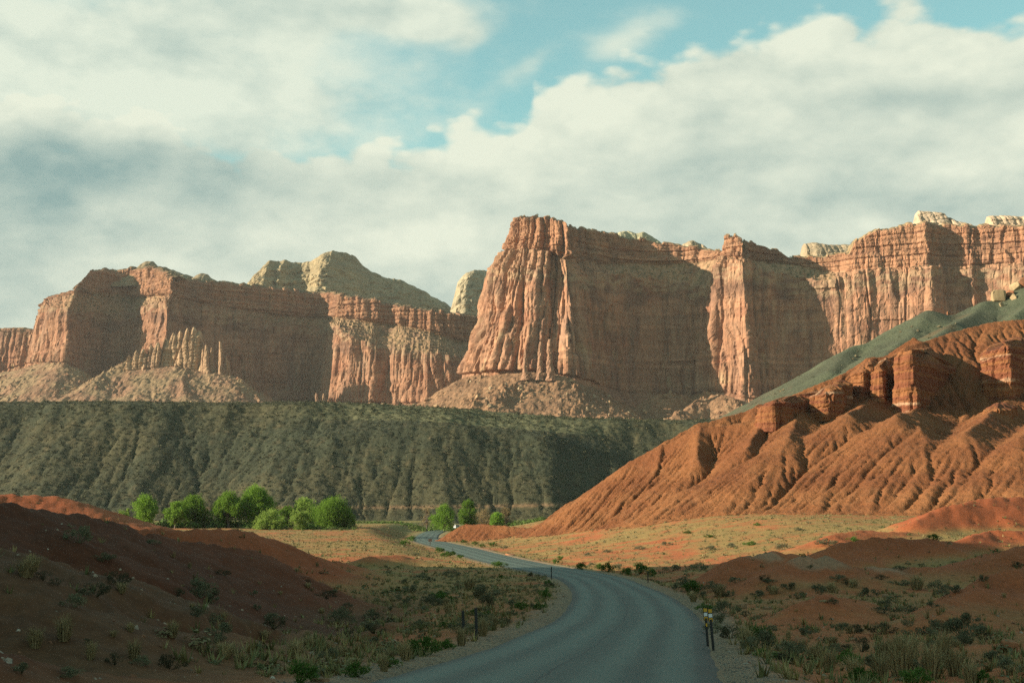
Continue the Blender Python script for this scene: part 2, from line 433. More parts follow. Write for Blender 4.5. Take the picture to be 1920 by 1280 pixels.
def build_ground():
    # rows by distance (finer near), columns by bearing: a fan that reaches the horizon and well past both edges of the picture
    r = np.concatenate([np.geomspace(3.0, 22, 60, endpoint=False), np.geomspace(22, 120, 300, endpoint=False), np.geomspace(120, 760, 330, endpoint=False), np.geomspace(760, 4400, 40)])
    t = np.radians(np.concatenate([np.linspace(-88, -27, 110, endpoint=False), np.linspace(-27, 25, 560, endpoint=False), np.linspace(25, 70, 60)]))
    R, T = np.meshgrid(r, t, indexing='ij')
    X, Y = R * np.sin(T), R * np.cos(T)
    Z = ground_z(X, Y)
    base = valley(X, Y)
    on = sstep(.25, 1.6, Z - base)
    dl, dr = road_left(np.clip(Y, -40, 700)) - X, X - road_left(np.clip(Y, -40, 700)) - road_width(Y)
    off = np.maximum(dl, dr)
    n1, n2, n3 = fbm(X / 11, Y / 11, 60, 5), fbm(X / 2.2, Y / 2.2, 65, 4), fbm(X / 45, Y / 45, 70, 3)
    red, deep, tan, grassy, gravel, pale = [np.array(c) for c in ((.34, .107, .041), (.28, .076, .029), (.22, .135, .068), (.235, .172, .060), (.23, .18, .12), (.33, .235, .15))]
    def mixc(c, d, f): return c + (d - c) * f[..., None]
    c = np.broadcast_to(red, X.shape + (3,)).copy()
    c = mixc(c, tan, sstep(-.1, .5, n1 + .4 * n2) * .45)
    grass = sstep(-.45, .15, n1 * .8 + n2 * .6 + n3 * .5) * (1 - on * .9) * (.35 + .65 * sstep(60, 200, Y)) * .85
    c = mixc(c, grassy, grass)
    c = mixc(c, deep, on * (.55 + .35 * sstep(-.2, .4, n3 + n1 * .5)))
    c = mixc(c, np.array((.062, .025, .0135)), sstep(-3, -10, X) * sstep(165, 75, Y) * .88)  # shade of the left hill painted into its soil colour
    # pale clay tops and the lighter band along the near hill
    pl = np.zeros_like(X)
    for px, py, yy, rad in ((1430, 1046, 133, 2.5), (1528, 1054, 125, 3.2), (1650, 1071, 128, 3), (1890, 1082, 118, 4)):
        q = at(px, py, yy); pl = np.maximum(pl, np.exp(-((X - q[0]) / rad) ** 2 - ((Y - q[1]) / (rad * .7)) ** 2))
    c = mixc(c, pale, sstep(.3, .8, pl + n2 * .3) * .55)
    q = ridge_field(X, Y, [HILL_L[2][0]], .40) - Z
    c = mixc(c, tan * .55, (1 - sstep(.1, 1.3, np.abs(q) + n2 * .5)) * .45 * (X < 0))
    c = mixc(c, gravel, (1 - sstep(.5, 2.6, off + n2 * 1.1 + .6 * n1)) * .8)
    vl = sstep(430, 640, Y) * sstep(0, 12, X * 0 + 9)
    c = mixc(c, np.array((.17, .17, .06)), vl * .8)
    keep = None
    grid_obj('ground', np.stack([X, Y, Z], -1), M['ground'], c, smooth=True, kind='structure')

def build_road():
    y = np.concatenate([np.arange(-6, 120, .5), np.arange(120, 300, 1.0), np.arange(300, 690, 2.0)])
    k = np.linspace(0, 1, 29)
    x0, w = road_left(y), road_width(y)
    # slightly ragged edges
    x0 = x0 + .10 * fbm(y / 2.5, 0.5, 80, 3); w = w + .14 * fbm(y / 2.5, 7.5, 83, 3)
    U, Yg = np.meshgrid(k, y)
    Xg = x0[:, None] + w[:, None] * U
    z = road_z(y)[:, None] + .07 * (1 - (2 * U - 1) ** 2) + 0.012
    Zg = np.where((U < .001) | (U > .999), z - .20, z)
    Xg = np.where(U < .001, Xg - .10, np.where(U > .999, Xg + .10, Xg))
    # the raised lip of the paving seam along the middle
    seam = np.exp(-((U * w[:, None] - w[:, None] * .5 + .25 * noise(Yg / 12, 2.2, 86)) / .10) ** 2)
    Zg = Zg + .012 * seam * 0
    m = bpy.data.materials.new('asphalt'); m.use_nodes = True
    n = NT(m.node_tree)
    a = n.n('Attribute', attribute_name='Col'); sx = n.n('SeparateColor'); n.link(a.outputs['Color'], sx.inputs[0])
    u = sx.outputs[0]
    p = n.n('TexCoord').outputs['Object']
    g1 = n.noise(p, 60, 2, .7); g2 = n.noise(n.vmath('MULTIPLY', p, (1, .12, 1)), 1.6, 4, .55); g3 = n.noise(p, .12, 3, .5)
    base = n.mix(n.remap(g1, .3, .7), (.050, .068, .052), (.105, .135, .106))
    # wheel paths polished a little lighter, centre of each lane a little darker
    lane = n.curve(u, [(0, .12), (.05, .26), (.15, .72), (.25, .40), (.36, .70), (.46, .44), (.5, .40), (.55, .42), (.65, .70), (.75, .34), (.85, .66), (.94, .22), (1, .10)])
    v = n.math('MULTIPLY', n.math('ADD', n.math('MULTIPLY', lane, 1.45), n.math('MULTIPLY', g2, .3)), n.remap(g3, .3, .7, .95, 1.05))
    cc = n.n('CombineXYZ')
    for i in range(3): n.link(v, cc.inputs[i])
    col = n.mix(1.0, base, cc.outputs[0], 'MULTIPLY')
    wav = n.math('ADD', u, n.math('MULTIPLY', n.math('SUBTRACT', n.noise(p, .09, 2, .5), .5), .05))
    d = n.math('ABSOLUTE', n.math('SUBTRACT', wav, .485))
    sm = n.math('MULTIPLY', n.remap(d, .002, .0065, 1, 0), n.remap(n.noise(p, .5, 3, .6), .3, .55))
    col = n.mix(n.math('MULTIPLY', sm, .75), col, (.018, .022, .020))
    b = n.n('BsdfPrincipled'); n.link(col, b.inputs['Base Color']); b.inputs['Roughness'].default_value = .62
    b.inputs['Specular IOR Level'].default_value = .28
    bn = n.n('Bump'); bn.inputs['Strength'].default_value = .5; bn.inputs['Distance'].default_value = .012
    n.link(n.noise(p, 45, 3, .7), bn.inputs['Height']); n.link(bn.outputs[0], b.inputs['Normal'])
    n.link(b.outputs[0], n.n('OutputMaterial').inputs[0])
    col = np.stack([U, U * 0, U * 0], -1)
    grid_obj('road', np.stack([Xg, Yg, Zg], -1), m, col, smooth=True, kind='structure')
build_ground()
build_road()

# ---------------------------------------------------------------- orange badland hill on the right
BX0, BY0, BDX, BNX, BNY = -40.0, 235.0, 0.5, 520, 600
def hill_pt(px, py, zf, yf, g):
    """a point on the hillside: foot height, foot distance, mean gradient"""
    k = (HZ - py) / F
    y = (zf - g * yf) / (k - g)
    return tuple(at(px, py, y).tolist())
def badland_heights():
    x = BX0 + BDX * np.arange(BNX); y = BY0 + BDX * np.arange(BNY)
    X, Y = np.meshgrid(x, y)
    base = valley(X, Y)
    H = lambda px, py, g=.5, yf=None: hill_pt(px, py, -2.6, np.interp(px, [1000, 1100, 1450, 1700, 1920, 2100], [402, 385, 330, 296, 280, 270]) if yf is None else yf, g)
    crest = [P_(1003, 1000, 402), P_(1050, 962, 399), P_(1100, 926, 397), P_(1180, 862, 394), P_(1240, 830, 393), P_(1312, 796, 391), P_(1430, 783, 388), P_(1500, 760, 394), P_(1560, 732, 402), P_(1640, 690, 418), P_(1700, 648, 432), P_(1780, 622, 441), P_(1850, 602, 446), P_(1920, 596, 446), P_(2050, 590, 440), P_(2300, 560, 430)]
    spurs = [
        [P_(1720, 757, 392), H(1679, 772), H(1620, 799), H(1566, 838), H(1489, 898), H(1400, 948)],
        [P_(1637, 742, 398), H(1590, 770), H(1542, 806), H(1489, 856), H(1445, 915)],
        [P_(1720, 757, 392), H(1728, 800), H(1742, 860), H(1750, 900)],
        [P_(1890, 740, 398), H(1810, 803), H(1747, 862), H(1691, 902), H(1637, 928)],
        [P_(2000, 745, 390), H(1920, 803), H(1863, 853), H(1795, 890), H(1726, 918)],
        [P_(2100, 800, 380), H(1990, 850), H(1920, 890), H(1860, 915)],
        [P_(1430, 783, 388), H(1400, 830, .75), H(1370, 880, .7), H(1345, 940, .65)],
        [P_(1312, 796, 391), H(1305, 850, .8), H(1290, 900, .75), H(1275, 950, .7)],
        [P_(1240, 830, 393), H(1232, 880, .8), H(1220, 930, .75), H(1200, 965, .7)],
        [P_(1160, 880, 394), H(1150, 930, .8), H(1130, 965, .7)],
        [P_(1500, 760, 394), H(1480, 810, .65), H(1440, 870, .6), H(1400, 925, .55)],
    ]
    wx, wy = 3.0 * fbm(X / 22, Y / 22, 90, 3), 3.0 * fbm(X / 22, Y / 22, 95, 3)
    xs, ys = X + wx * .35, Y + wy * .35
    z = ridge_field(xs, ys, [(crest[:8], .80), (crest[7:], .56)], .6)
    z = smax(z, ridge_field(xs, ys, [(s, .50 if i < 6 or i == 10 else .66) for i, s in enumerate(spurs)], .5) - .6, 3.5)
    back = [P_(1700, 648, 435), P_(1920, 596, 446), P_(2300, 560, 430)]
    for c2 in ([P_(1424, 754, 424), P_(1480, 737, 427), P_(1527, 718, 430), P_(1582, 691, 433), P_(1624, 664, 436), P_(1658, 661, 437), P_(1710, 628, 440)], [P_(1205, 845, 414), P_(1250, 817, 416), P_(1310, 786, 419), P_(1350, 776, 421), P_(1400, 768, 424), P_(1424, 754, 424)]):
        z = np.maximum(z, ridge_field(X + wx * .5, Y + wy * .5, [c2], .66) - .5)
    # the flat-topped shoulder the fins stand on
    z = smax(z, base - 2 + 0 * z, 1.5)
    # the low red knoll beside the road, at the hill's tail
    knoll = ridge_field(X, Y, [([P_(868, 980, 436), P_(905, 981, 432), P_(960, 983, 426), P_(1010, 985, 420)], .62), ([P_(1010, 985, 420), P_(1060, 962, 410)], .5)], .5)
    z = smax(z, knoll, .8)
    # toe mounds along the foot
    for px, py, yy, s in ((1110, 952, 389, .8), (1170, 951, 378, .9), (1235, 955, 368, .9), (1270, 948, 366, .8), (1350, 952, 352, .7), (1560, 925, 326, .6)):
        q = at(px, py, yy); d = np.hypot(X - q[0], Y - q[1])
        z = smax(z, q[2] + .6 - s * np.sqrt(d * d + 1.0), .8)
    fix = z < base + .25
    z = z + .5 * fbm(X / 5, Y / 5, 97, 4) * (~fix) + .9 * fbm(X / 16, Y / 16, 99, 3) * (~fix)
    fix[:2] = True; fix[-2:] = True
    z = erode(z, BDX, 10, K=.05, m=.36, diff=.15, fixed=fix, seed=4, jitter=.06)
    z = erode(z, BDX, 7, K=.10, m=.24, diff=.0, fixed=fix, seed=9, jitter=.16)
    cut = np.clip(np.log10(erode.area / 2.5), 0, 2.2); z = z - (~fix) * .60 * cut * sstep(.2, 1.5, z - base)
    z = z + (~fix) * (.22 * fbm(X / 1.6, Y / 1.6, 102, 4) + .42 * (.5 - worley(X / 1.5, Y / 1.5, 104)[0]))
    return X, Y, z, base
BAD_X, BAD_Y, BAD_Z, BAD_B = badland_heights()
bad_z = grid_sampler(BAD_Z, BX0, BY0, BDX)
def build_badland():
    X, Y, z, base = BAD_X, BAD_Y, BAD_Z, BAD_B
    zz = np.where(z < base + .1, base - .5, z)
    n1, n2 = fbm(X / 18, Y / 18, 110, 4), fbm(X / 3, Y / 3, 112, 4)
    lay = noise(z / 5 + n1 * .6, X * 0 + 3.3, 115)
    a, b, d = np.array((.262, .107, .041)), np.array((.192, .072, .029)), np.array((.265, .138, .063))
    f = sstep(-.4, .5, n1 + .4 * lay)[..., None]
    c = b + (a - b) * f
    c = c + (d - c) * (sstep(.1, .7, n2 * .6 + lay * .5) * .35)[..., None]
    keep = np.zeros((BNY - 1, BNX - 1), bool); hi = z > base - .1
    keep |= hi[:-1, :-1] | hi[1:, 1:] | hi[:-1, 1:] | hi[1:, :-1]
    grid_obj('badland_hill', np.stack([X, Y, zz], -1), M['badland'], c, keep, smooth=True, kind='structure')
build_badland()

# ---------------------------------------------------------------- sage-green mesa across the valley
def build_mesa():
    dx = 1.1; x0, y0, nx, ny = -520.0, 720.0, 860, 330
    X, Y = np.meshgrid(x0 + dx * np.arange(nx), y0 + dx * np.arange(ny))
    pxs = np.array([-600, 0, 150, 300, 550, 700, 850, 950, 1050, 1150, 1310, 1500, 1700, 2200])
    rows = np.array([757, 758, 757, 758, 757, 760, 766, 775, 783, 786, 788, 792, 796, 800])
    Yr = np.interp(X, [-520, -300, -100, 0, 150, 420], [930, 935, 945, 950, 960, 985]) + 14 * fbm(X / 90, X * 0, 120, 3)
    top = (HZ - np.interp(X / 950 * F + 960, pxs, rows)) / F * 950
    wv = 13 * fbm(X / 60, Y / 140, 123, 4)
    d = Yr - Y + wv                                       # metres in front of the rim
    z = np.where(d > 0, top - 1.5 * np.minimum(d / 25, 1) - .60 * np.maximum(d - 18, 0) - .12 * np.minimum(d, 18), top - .012 * d * 0)
    # middle strip is a gentler shoulder before the steep drop
    sh = sstep(-170, -60, X) * (1 - sstep(20, 90, X))
    z2 = np.where(d > 0, top - .17 * d - .56 * np.maximum(d - 75, 0), top)
    z = lerp(z, z2, sh * .8)
    floor = valley(X, Y) - 3
    z = smax(z, floor, 8)
    fix = z < floor + 1.0
    z = z + (~fix) * (1.3 * fbm(X / 20, Y / 20, 128, 4))
    fix[0] = True; fix[-2:] = True
    z = erode(z, dx, 8, K=.030, m=.38, diff=.12, fixed=fix, seed=12, jitter=.2)
    z = z + (~fix) * (.8 * fbm(X / 5, Y / 5, 130, 4) + 1.2 * np.maximum(0, .5 - worley(X / 4.2, Y / 3.2, 131)[0]))
    # the old track across the foot of the slope
    n1, n2, n3 = fbm(X / 60, Y / 60, 133, 4), fbm(X / 7, Y / 7, 136, 4), fbm(X / 2.4, Y / 2.4, 139, 3)
    a, b, d_ = np.array((.080, .074, .038)), np.array((.050, .056, .032)), np.array((.115, .088, .046))
    c = b + (a - b) * sstep(-.4, .4, n1 + n2 * .6)[..., None]
    c = c + (d_ - c) * (sstep(.2, .6, n2 + .3 * n3) * .5)[..., None]
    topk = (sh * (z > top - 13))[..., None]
    c = c + (np.array((.175, .17, .085)) - c) * topk * .75  # shoulder top painted paler to stand for sunlight on it
    zt = np.interp(X, [-300, -150, -20, 40, 120, 200], [-2.0, -.8, 0.2, 1.5, 4.0, 7.5])
    tr = np.exp(-((z - zt) / .8) ** 2) * (X > -190)
    c = c + (np.array((.30, .18, .10)) - c) * (tr * .75)[..., None]
    global mesa_z
    mesa_z = grid_sampler(z, x0, y0, dx)
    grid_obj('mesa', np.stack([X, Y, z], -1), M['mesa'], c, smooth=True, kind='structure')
build_mesa()

# ---------------------------------------------------------------- cliffs
def pillars(s, z, w, seed, wob=.3):
    """rounded columns side by side: (0..1 bulge, -1..1 step of each column, closeness to the crack)"""
    q = s / w + wob * noise(s / (w * 3.1), z / (w * 5), seed + 1) + .12 * noise(s / w, z / (w * 1.5), seed + 2)
    i = np.floor(q).astype(np.int64)
    f1 = np.full(q.shape, 9.0); f2 = f1.copy(); cid = np.zeros(q.shape, np.int64)
    for k in (-1, 0, 1):
        c = i + k; d = np.abs(c + .5 + .75 * (rnd(c, None, seed) - .5) - q)
        near = d < f1
        f2 = np.where(near, f1, np.minimum(f2, d)); cid = np.where(near, c, cid); f1 = np.where(near, d, f1)
    e = np.clip((f2 - f1) * 1.25, 0, 1)
    return 1 - (1 - e) ** 2, rnd(cid, None, seed + 3) * 2 - 1, e, cid
def wall_relief(s, z, zb, zt, seed, flute, ledge):
    """outward relief of a sandstone wall, metres"""
    h = np.clip((z - zb) / np.maximum(zt - zb, 1), 0, 1)
    b1, o1, e1, c1 = pillars(s, z, 34, seed)
    b2, o2, e2, c2 = pillars(s, z, 13, seed + 20)
    b3, o3, e3, c3 = pillars(s, z, 5.0, seed + 40, .5)
    fade = lambda c, hh, sd: .55 + .6 * noise(c * 3.7 + .3, z / hh, sd)
    q4, o4, _, c4 = pillars(s + 9 * noise(s / 40, z / 70, seed + 60), z, 20, seed + 61, .6)
    gate = sstep(-.3, .3, noise(s / 26, z / 60, seed + 62))
    d = flute * (5.0 * b1 + 7.5 * o1 * fade(c1, 110, seed + 5) + 2.4 * q4 + 4.2 * o4 * fade(c4, 80, seed + 63) + gate * (2.8 * b2 + 3.4 * o2 * fade(c2, 60, seed + 6)) + (.25 + .75 * (1 - gate)) * (1.2 * b3 + 1.0 * o3 * fade(c3, 25, seed + 7)))
    d = d - flute * 5.0 * sstep(.72, .95, rnd(c4, None, seed + 64)) * sstep(0, .3, noise(c4 * 2.3, z / 90, seed + 65) + .3)
    # columns that break off part way up leave stubs at the foot
    lim = .15 + .55 * rnd(c2, None, seed + 8); d = d + flute * 4.2 * (rnd(c2, None, seed + 9) > .45) * (1 - sstep(lim - .03, lim + .02, h)) * (1 - h)
    lim = .08 + .35 * rnd(c3, None, seed + 10); d = d + flute * 2.4 * (rnd(c3, None, seed + 11) > .4) * (1 - sstep(lim - .04, lim + .02, h)) * (1 - h)
    # slabs fallen away: stepped, arched scars
    f1, f2, cid = worley(s / 26 + .2 * noise(s / 20, z / 20, seed + 14), z / 60 + .2 * noise(s / 18, z / 30, seed + 15), seed + 16)
    d = d + 1.8 * (cid - .5) * 2 * sstep(.01, .06, f2 - f1)
    f1, f2, cid = worley(s / 9 + .4 * noise(s / 8, z / 8, seed + 24), z / 13, seed + 26)
    d = d + .75 * (cid - .5) * 2 * sstep(.02, .09, f2 - f1)
    sk = s + .35 * z
    f1, f2, cid = worley(sk / 15 + .3 * noise(s / 25, z / 25, seed + 34), z / 60, seed + 36)
    d = d + .9 * (cid - .5) * 2 * sstep(.01, .05, f2 - f1)
    # plain walls: broad flat panels between straight upright joints
    flat = np.clip(1.15 - flute, 0, 1)
    for w_, a_, sd in ((42, 2.8, 110), (17, 1.2, 120), (7, .45, 130)):
        _, o_, e_, c_ = pillars(s, z, w_, seed + sd, .10)
        h_ = np.floor(z / (w_ * 3.2) + 5 * rnd(c_, None, seed + sd + 1)).astype(int)
        d = d + flat * a_ * (.7 * o_ + .6 * (rnd(c_, h_, seed + sd + 2) * 2 - 1)) * sstep(0, .10, e_) - flat * a_ * .45 * (1 - sstep(0, .10, e_))
    # beds: the wall steps in and out with height
    zz = z + 2.0 * noise(s / 160, z / 80, seed + 17)
    bed = np.floor(zz / 6.5).astype(np.int64); fr = zz / 6.5 - bed
    d = d + ledge * (2.0 * (rnd(bed, None, seed + 18) - .5) + 1.1 * (1 - np.abs(2 * fr - 1) ** 4) - .6)
    bed = np.floor(zz / 2.2).astype(np.int64); fr = zz / 2.2 - bed
    d = d + ledge * (.8 * (rnd(bed, None, seed + 19) - .5) + .5 * (1 - np.abs(2 * fr - 1) ** 3))
    d = d + (.45 + .6 * flute) * fbm(s / 9, z / 12, seed + 27, 4) + .25 * fbm(s / 2.2, z / 3.2, seed + 29, 2)
    return d, (e1 * e2, bed)
BENCH = []
TIERS = ('talus', 'wall', 'bench', 'upper', 'cap')
def cliff(name, ctrl, seed, widths, ds, dz, fl, col, back=160, jf=.55, tone=1.0):
    """ctrl rows: px, Y, row of toe, wall foot, lower rim, bench top, upper rim. Plan line = foot of the lower wall."""
    c = np.asarray(ctrl, float)
    base = at(c[:, 0], c[:, 3], c[:, 1])
    seg = np.hypot(np.diff(base[:, 0]), np.diff(base[:, 1])); sc = np.concatenate([[0], np.cumsum(seg)])
    n = int(sc[-1] / ds); s = np.linspace(0, sc[-1], n)
    def smooth(v, w):
        k = np.hanning(2 * w + 3); k /= k.sum()
        return np.convolve(np.pad(v, w + 1, mode='edge'), k, 'valid')
    ws = max(1, int(3.0 / ds))
    px, py = smooth(np.interp(s, sc, base[:, 0]), ws), smooth(np.interp(s, sc, base[:, 1]), ws)
    wn = int(16 / ds)
    tx, ty = np.gradient(smooth(px, wn)), np.gradient(smooth(py, wn))
 
    L = np.hypot(tx, ty) + 1e-9
    wh = int(110 / ds); hx, hy = np.gradient(smooth(px, wh)), np.gradient(smooth(py, wh)); hl = np.hypot(hx, hy) + 1e-9
    jx, jy = -hy / hl * jf, hx / hl; hl = np.hypot(jx, jy) + 1e-9; jx, jy = jx / hl, jy / hl
    ix, iy = -ty / L, tx / L                              # inward (into the rock): left of the walking direction
    widths = {k: (np.interp(s, sc, v) if np.ndim(v) else np.full(n, float(v))) for k, v in widths.items()}
    rows = [np.interp(s, sc, c[:, k]) for k in range(2, 7)]
    cum = np.zeros(n); lev_off = [-widths['talus'], cum]
    for k in TIERS[1:4]: cum = cum + widths[k]; lev_off.append(cum)
    lev_z = [(HZ - rows[k]) / F * (py + (np.maximum(iy, 0) * lev_off[k] if k < 3 else iy * lev_off[2] + jy * (lev_off[k] - lev_off[2]))) for k in range(5)]
    ragged = 2.2 * fbm(s / 12, s * 0, seed + 70, 5) + 2.0 * (rnd(np.floor(s / 7 + .4 * noise(s / 11, 0 * s, 3)).astype(int), None, seed + 71) - .5) * 2
    lev_z[4] = lev_z[4] + ragged * np.clip((lev_z[4] - lev_z[3]) / 12, .2, 1); lev_z[2] = lev_z[2] + ragged * .8
    cols_o, cols_z, tier, tt = [], [], [], []
    ns = {'talus': 4, 'wall': int((lev_z[2] - lev_z[1]).max() / dz), 'bench': max(14, int(np.max(widths['bench']) / (dz * 1.1))), 'upper': max(8, int((lev_z[4] - lev_z[3]).max() / dz)), 'cap': 26}
    for k, T in enumerate(TIERS):
        m = ns[T]; t = (np.arange(m) / m)[:, None]
        if T == 'cap':
            o = lev_off[4][None] + back * t ** 1.8; zz = lev_z[4][None] + 3 * sstep(0, .25, t) + 0 * o - 14 * np.maximum(t - .5, 0)
        else:
            tz = t
            if T == 'bench': tz = .9 * t ** .9 + .1 * sstep(.3, .9, t)
            o = lerp(lev_off[k][None], lev_off[k + 1][None], t); zz = lerp(lev_z[k][None], lev_z[k + 1][None], tz)
        cols_o.append(o); cols_z.append(zz); tier.append(np.full(o.shape, k)); tt.append(np.broadcast_to(t, o.shape))
    O, Z, T, t = np.concatenate(cols_o), np.concatenate(cols_z), np.concatenate(tier), np.concatenate(tt)
    Sg = np.broadcast_to(s[None], O.shape)
    flute = np.interp(s, sc, fl)[None]
    # weight of the wall relief in each tier, blended across the tier borders
    isw = (T == 1).astype(float); isu = (T == 3).astype(float)
    def vblur(a, n_):
        for _ in range(n_):
            p = np.pad(a, ((1, 1), (0, 0)), mode='edge'); a = (p[:-2] + 2 * p[1:-1] + p[2:]) / 4
        return a
    wl = vblur(isw, 3); wu = vblur(isu, 3); wb = vblur((T == 2).astype(float), 2); wc = (T == 4).astype(float)
    d1, _ = wall_relief(Sg, Z, lev_z[1][None], lev_z[2][None], seed, flute, .14)
    wl = wl + wb * (1 - sstep(20, 30, widths['bench']))[None]
    d2, _ = wall_relief(Sg * 1.15 + 400, Z, lev_z[3][None], lev_z[4][None], seed + 200, .30 + .45 * flute, 1.35)
    D = wl * d1 + wu * d2
    D = D * np.where(T == 4, 0, 1)
    rub = fbm(Sg / 5, O / 5, seed + 80, 4)
    f1, f2, cid = worley(Sg / 5.5, O / 5.5 + Z / 9, seed + 81)
    rim = 1 - sstep(0, .35, t)
    Zd = Z + wb * (1.8 * rub + 2.4 * (cid - .4) * (1 - f1)) + wc * (1.5 * rub + 1.5 * (cid - .4) * (1 - f1))
    # bench: stepped ledges
    zq = Zd / 5.0 + .8 * noise(Sg / 40, O / 40, seed + 84); bq = np.floor(zq); fr = zq - bq
    Zd = lerp(Zd, 5.0 * (bq + sstep(.55, .95, fr)) - 4.0 * noise(Sg / 40, O / 40, seed + 84), .8 * wb)
    # behind the rim the plateau runs straight back
    rimo = lev_off[4][None]; over = np.maximum(O - rimo, 0) * wc; O1 = O - over
    Ol = np.minimum(O1, lev_off[2][None]); Oh = O1 - Ol
    X = px[None] + ix[None] * (Ol - D) + jx[None] * Oh + over * .10; Y = py[None] + iy[None] * (Ol - D) + jy[None] * Oh + over
    C = col(Sg, Z, O, T, t, D, seed, wl, wb, wu, wc, widths['bench'])
    P = np.stack([X, Y, Zd], -1)
    C = C * tone
    BENCH.append((P, (T == 2) | (T == 4), wb + wc))
    return grid_obj(name, P, M['cliff'], C, smooth=False, kind='structure')
def cmix(c, d, f): return c + (np.asarray(d) - c) * np.asarray(f)[..., None]
def cliff_colour(s, z, o, T, t, D, seed, wl, wb, wu, wc, bench):
    n1, n2 = fbm(s / 45, z / 30, seed + 90, 4), fbm(s / 6, z / 6, seed + 92, 4)
    c = np.broadcast_to(np.array((.45, .238, .138)), s.shape + (3,)).copy()
    c = cmix(c, (.50, .30, .19), sstep(-.1, .5, n1) * .6)
    c = cmix(c, (.36, .155, .09), sstep(.0, .5, -n1 + .3 * n2) * .6)
    # beds of paler and redder stone
    bed = np.floor((z + 2 * noise(s / 60, z / 40, seed + 17)) / 4.0).astype(int)
    c = c * (1 + .34 * (rnd(bed, None, seed + 93) - .5) * (1 + wu + .4 * wb))[..., None]
    thin = rnd(np.floor((z + 1.5 * noise(s / 30, z / 30, seed + 94)) / 1.6).astype(int), None, seed + 104)
    c = cmix(c, (.22, .10, .065), (thin > .8) * .45 * np.clip(wu, 0, 1))
    # water stains and dark varnish running down the wall
    st = sstep(.12, .5, fbm(s / 5.5, z / 90, seed + 95, 4) + .35 * fbm(s / 40, z / 60, seed + 96, 3))
    c = cmix(c, (.17, .085, .055), st * .60 * wl)
    pal = sstep(.2, .55, fbm(s / 9, z / 60, seed + 97, 3)); c = cmix(c, (.50, .36, .23), pal * .4 * wl)
    c = cmix(c, (.43, .225, .12), wu * .5); c = cmix(c, (.27, .13, .08), wu * .55 * sstep(.05, .35, fbm(s / 30, z / 7, seed + 107, 3)))
    veg = sstep(.0, .25, fbm(s / 4, o / 4, seed + 98, 3) + .25 * fbm(s / 30, o / 30, seed + 99, 2))
    dark = sstep(.0, .45, fbm(s / 28, z / 22, seed + 101, 4) + .55 * sstep(.55, .95, t) - .25)
    c = cmix(c, (.16, .09, .062), dark * .65 * wl)
    ledge = sstep(.84, .9, t + .05 * noise(s / 20, t * 0, seed + 105)) * sstep(-.3, .1, noise(s / 14, z / 6, seed + 106)); c = cmix(c, (.50, .35, .21), ledge * .6 * wl)
    gold = sstep(.25, .6, fbm(s / 24, z / 34, seed + 103, 3)); c = cmix(c, (.48, .38, .20), gold * .55 * wl * (1 - t))
    wide = sstep(18, 30, bench)[None]
    c = cmix(c, (.45, .26, .15), wb * .5); c = cmix(c, (.47, .31, .175), wb * .8 * wide); c = cmix(c, (.40, .28, .15), wc * .9)
    c = cmix(c, (.085, .09, .04), veg * (wb * .7 * wide + wc * .8))
    return c
RIGHT = [
    (930, 1990, 800, 703, 503, 468, 412), (905, 1900, 800, 703, 503, 468, 410), (896, 1790, 795, 703, 502, 466, 405), (888, 1740, 795, 703, 500, 465, 404), (895, 1700, 790, 702, 500, 465, 403), (912, 1678, 790, 701, 500, 465, 403), (960, 1652, 790, 699, 501, 465, 402), (1020, 1637, 790, 698, 503, 470, 402),
    (1072, 1630, 790, 709, 507, 477, 414), (1084, 1640, 790, 713, 509, 480, 416), (1110, 1668, 790, 722, 513, 487, 420), (1180, 1712, 790, 738, 512, 490, 435), (1250, 1728, 790, 738, 520, 490, 452), (1296, 1718, 790, 742, 530, 487, 462), (1322, 1690, 790, 737, 532, 482, 467), (1336, 1678, 790, 735, 500, 478, 463), (1342, 1672, 790, 735, 497, 477, 436), (1370, 1652, 790, 737, 492, 478, 440),
    (1398, 1638, 790, 748, 488, 480, 452), (1408, 1648, 790, 752, 490, 482, 476), (1416, 1658, 790, 756, 491, 482, 447), (1440, 1664, 800, 770, 500, 485, 455), (1476, 1668, 800, 778, 510, 488, 465), (1496, 1664, 800, 780, 514, 490, 479), (1530, 1658, 800, 780, 521, 500, 479), (1570, 1652, 800, 780, 522, 507, 476), (1600, 1648, 800, 780, 516, 507, 471),
    (1612, 1646, 800, 780, 511, 504, 449), (1650, 1642, 800, 780, 507, 501, 430), (1700, 1634, 800, 780, 505, 498, 418), (1752, 1620, 800, 780, 501, 496, 413), (1768, 1628, 800, 780, 501, 496, 414), (1782, 1635, 800, 780, 501, 495, 416), (1800, 1634, 800, 780, 500, 494, 415), (1835, 1625, 800, 780, 500, 493, 418), (1846, 1631, 800, 780, 500, 492, 418), (1920, 1610, 800, 780, 498, 489, 420), (2000, 1590, 800, 780, 498, 488, 422), (2250, 1500, 800, 780, 496, 486, 430)]
fr = [1.2] * 4 + [1.75] * 5 + [1.0, .55, .3, .25, .3, .45, .6, .7, .6, .7, .7, .6, .5, .4, .3, .2, .2, .2, .2, .2, .25, .35, .4, .4, .35, .35, .35, .3, .3, .3]
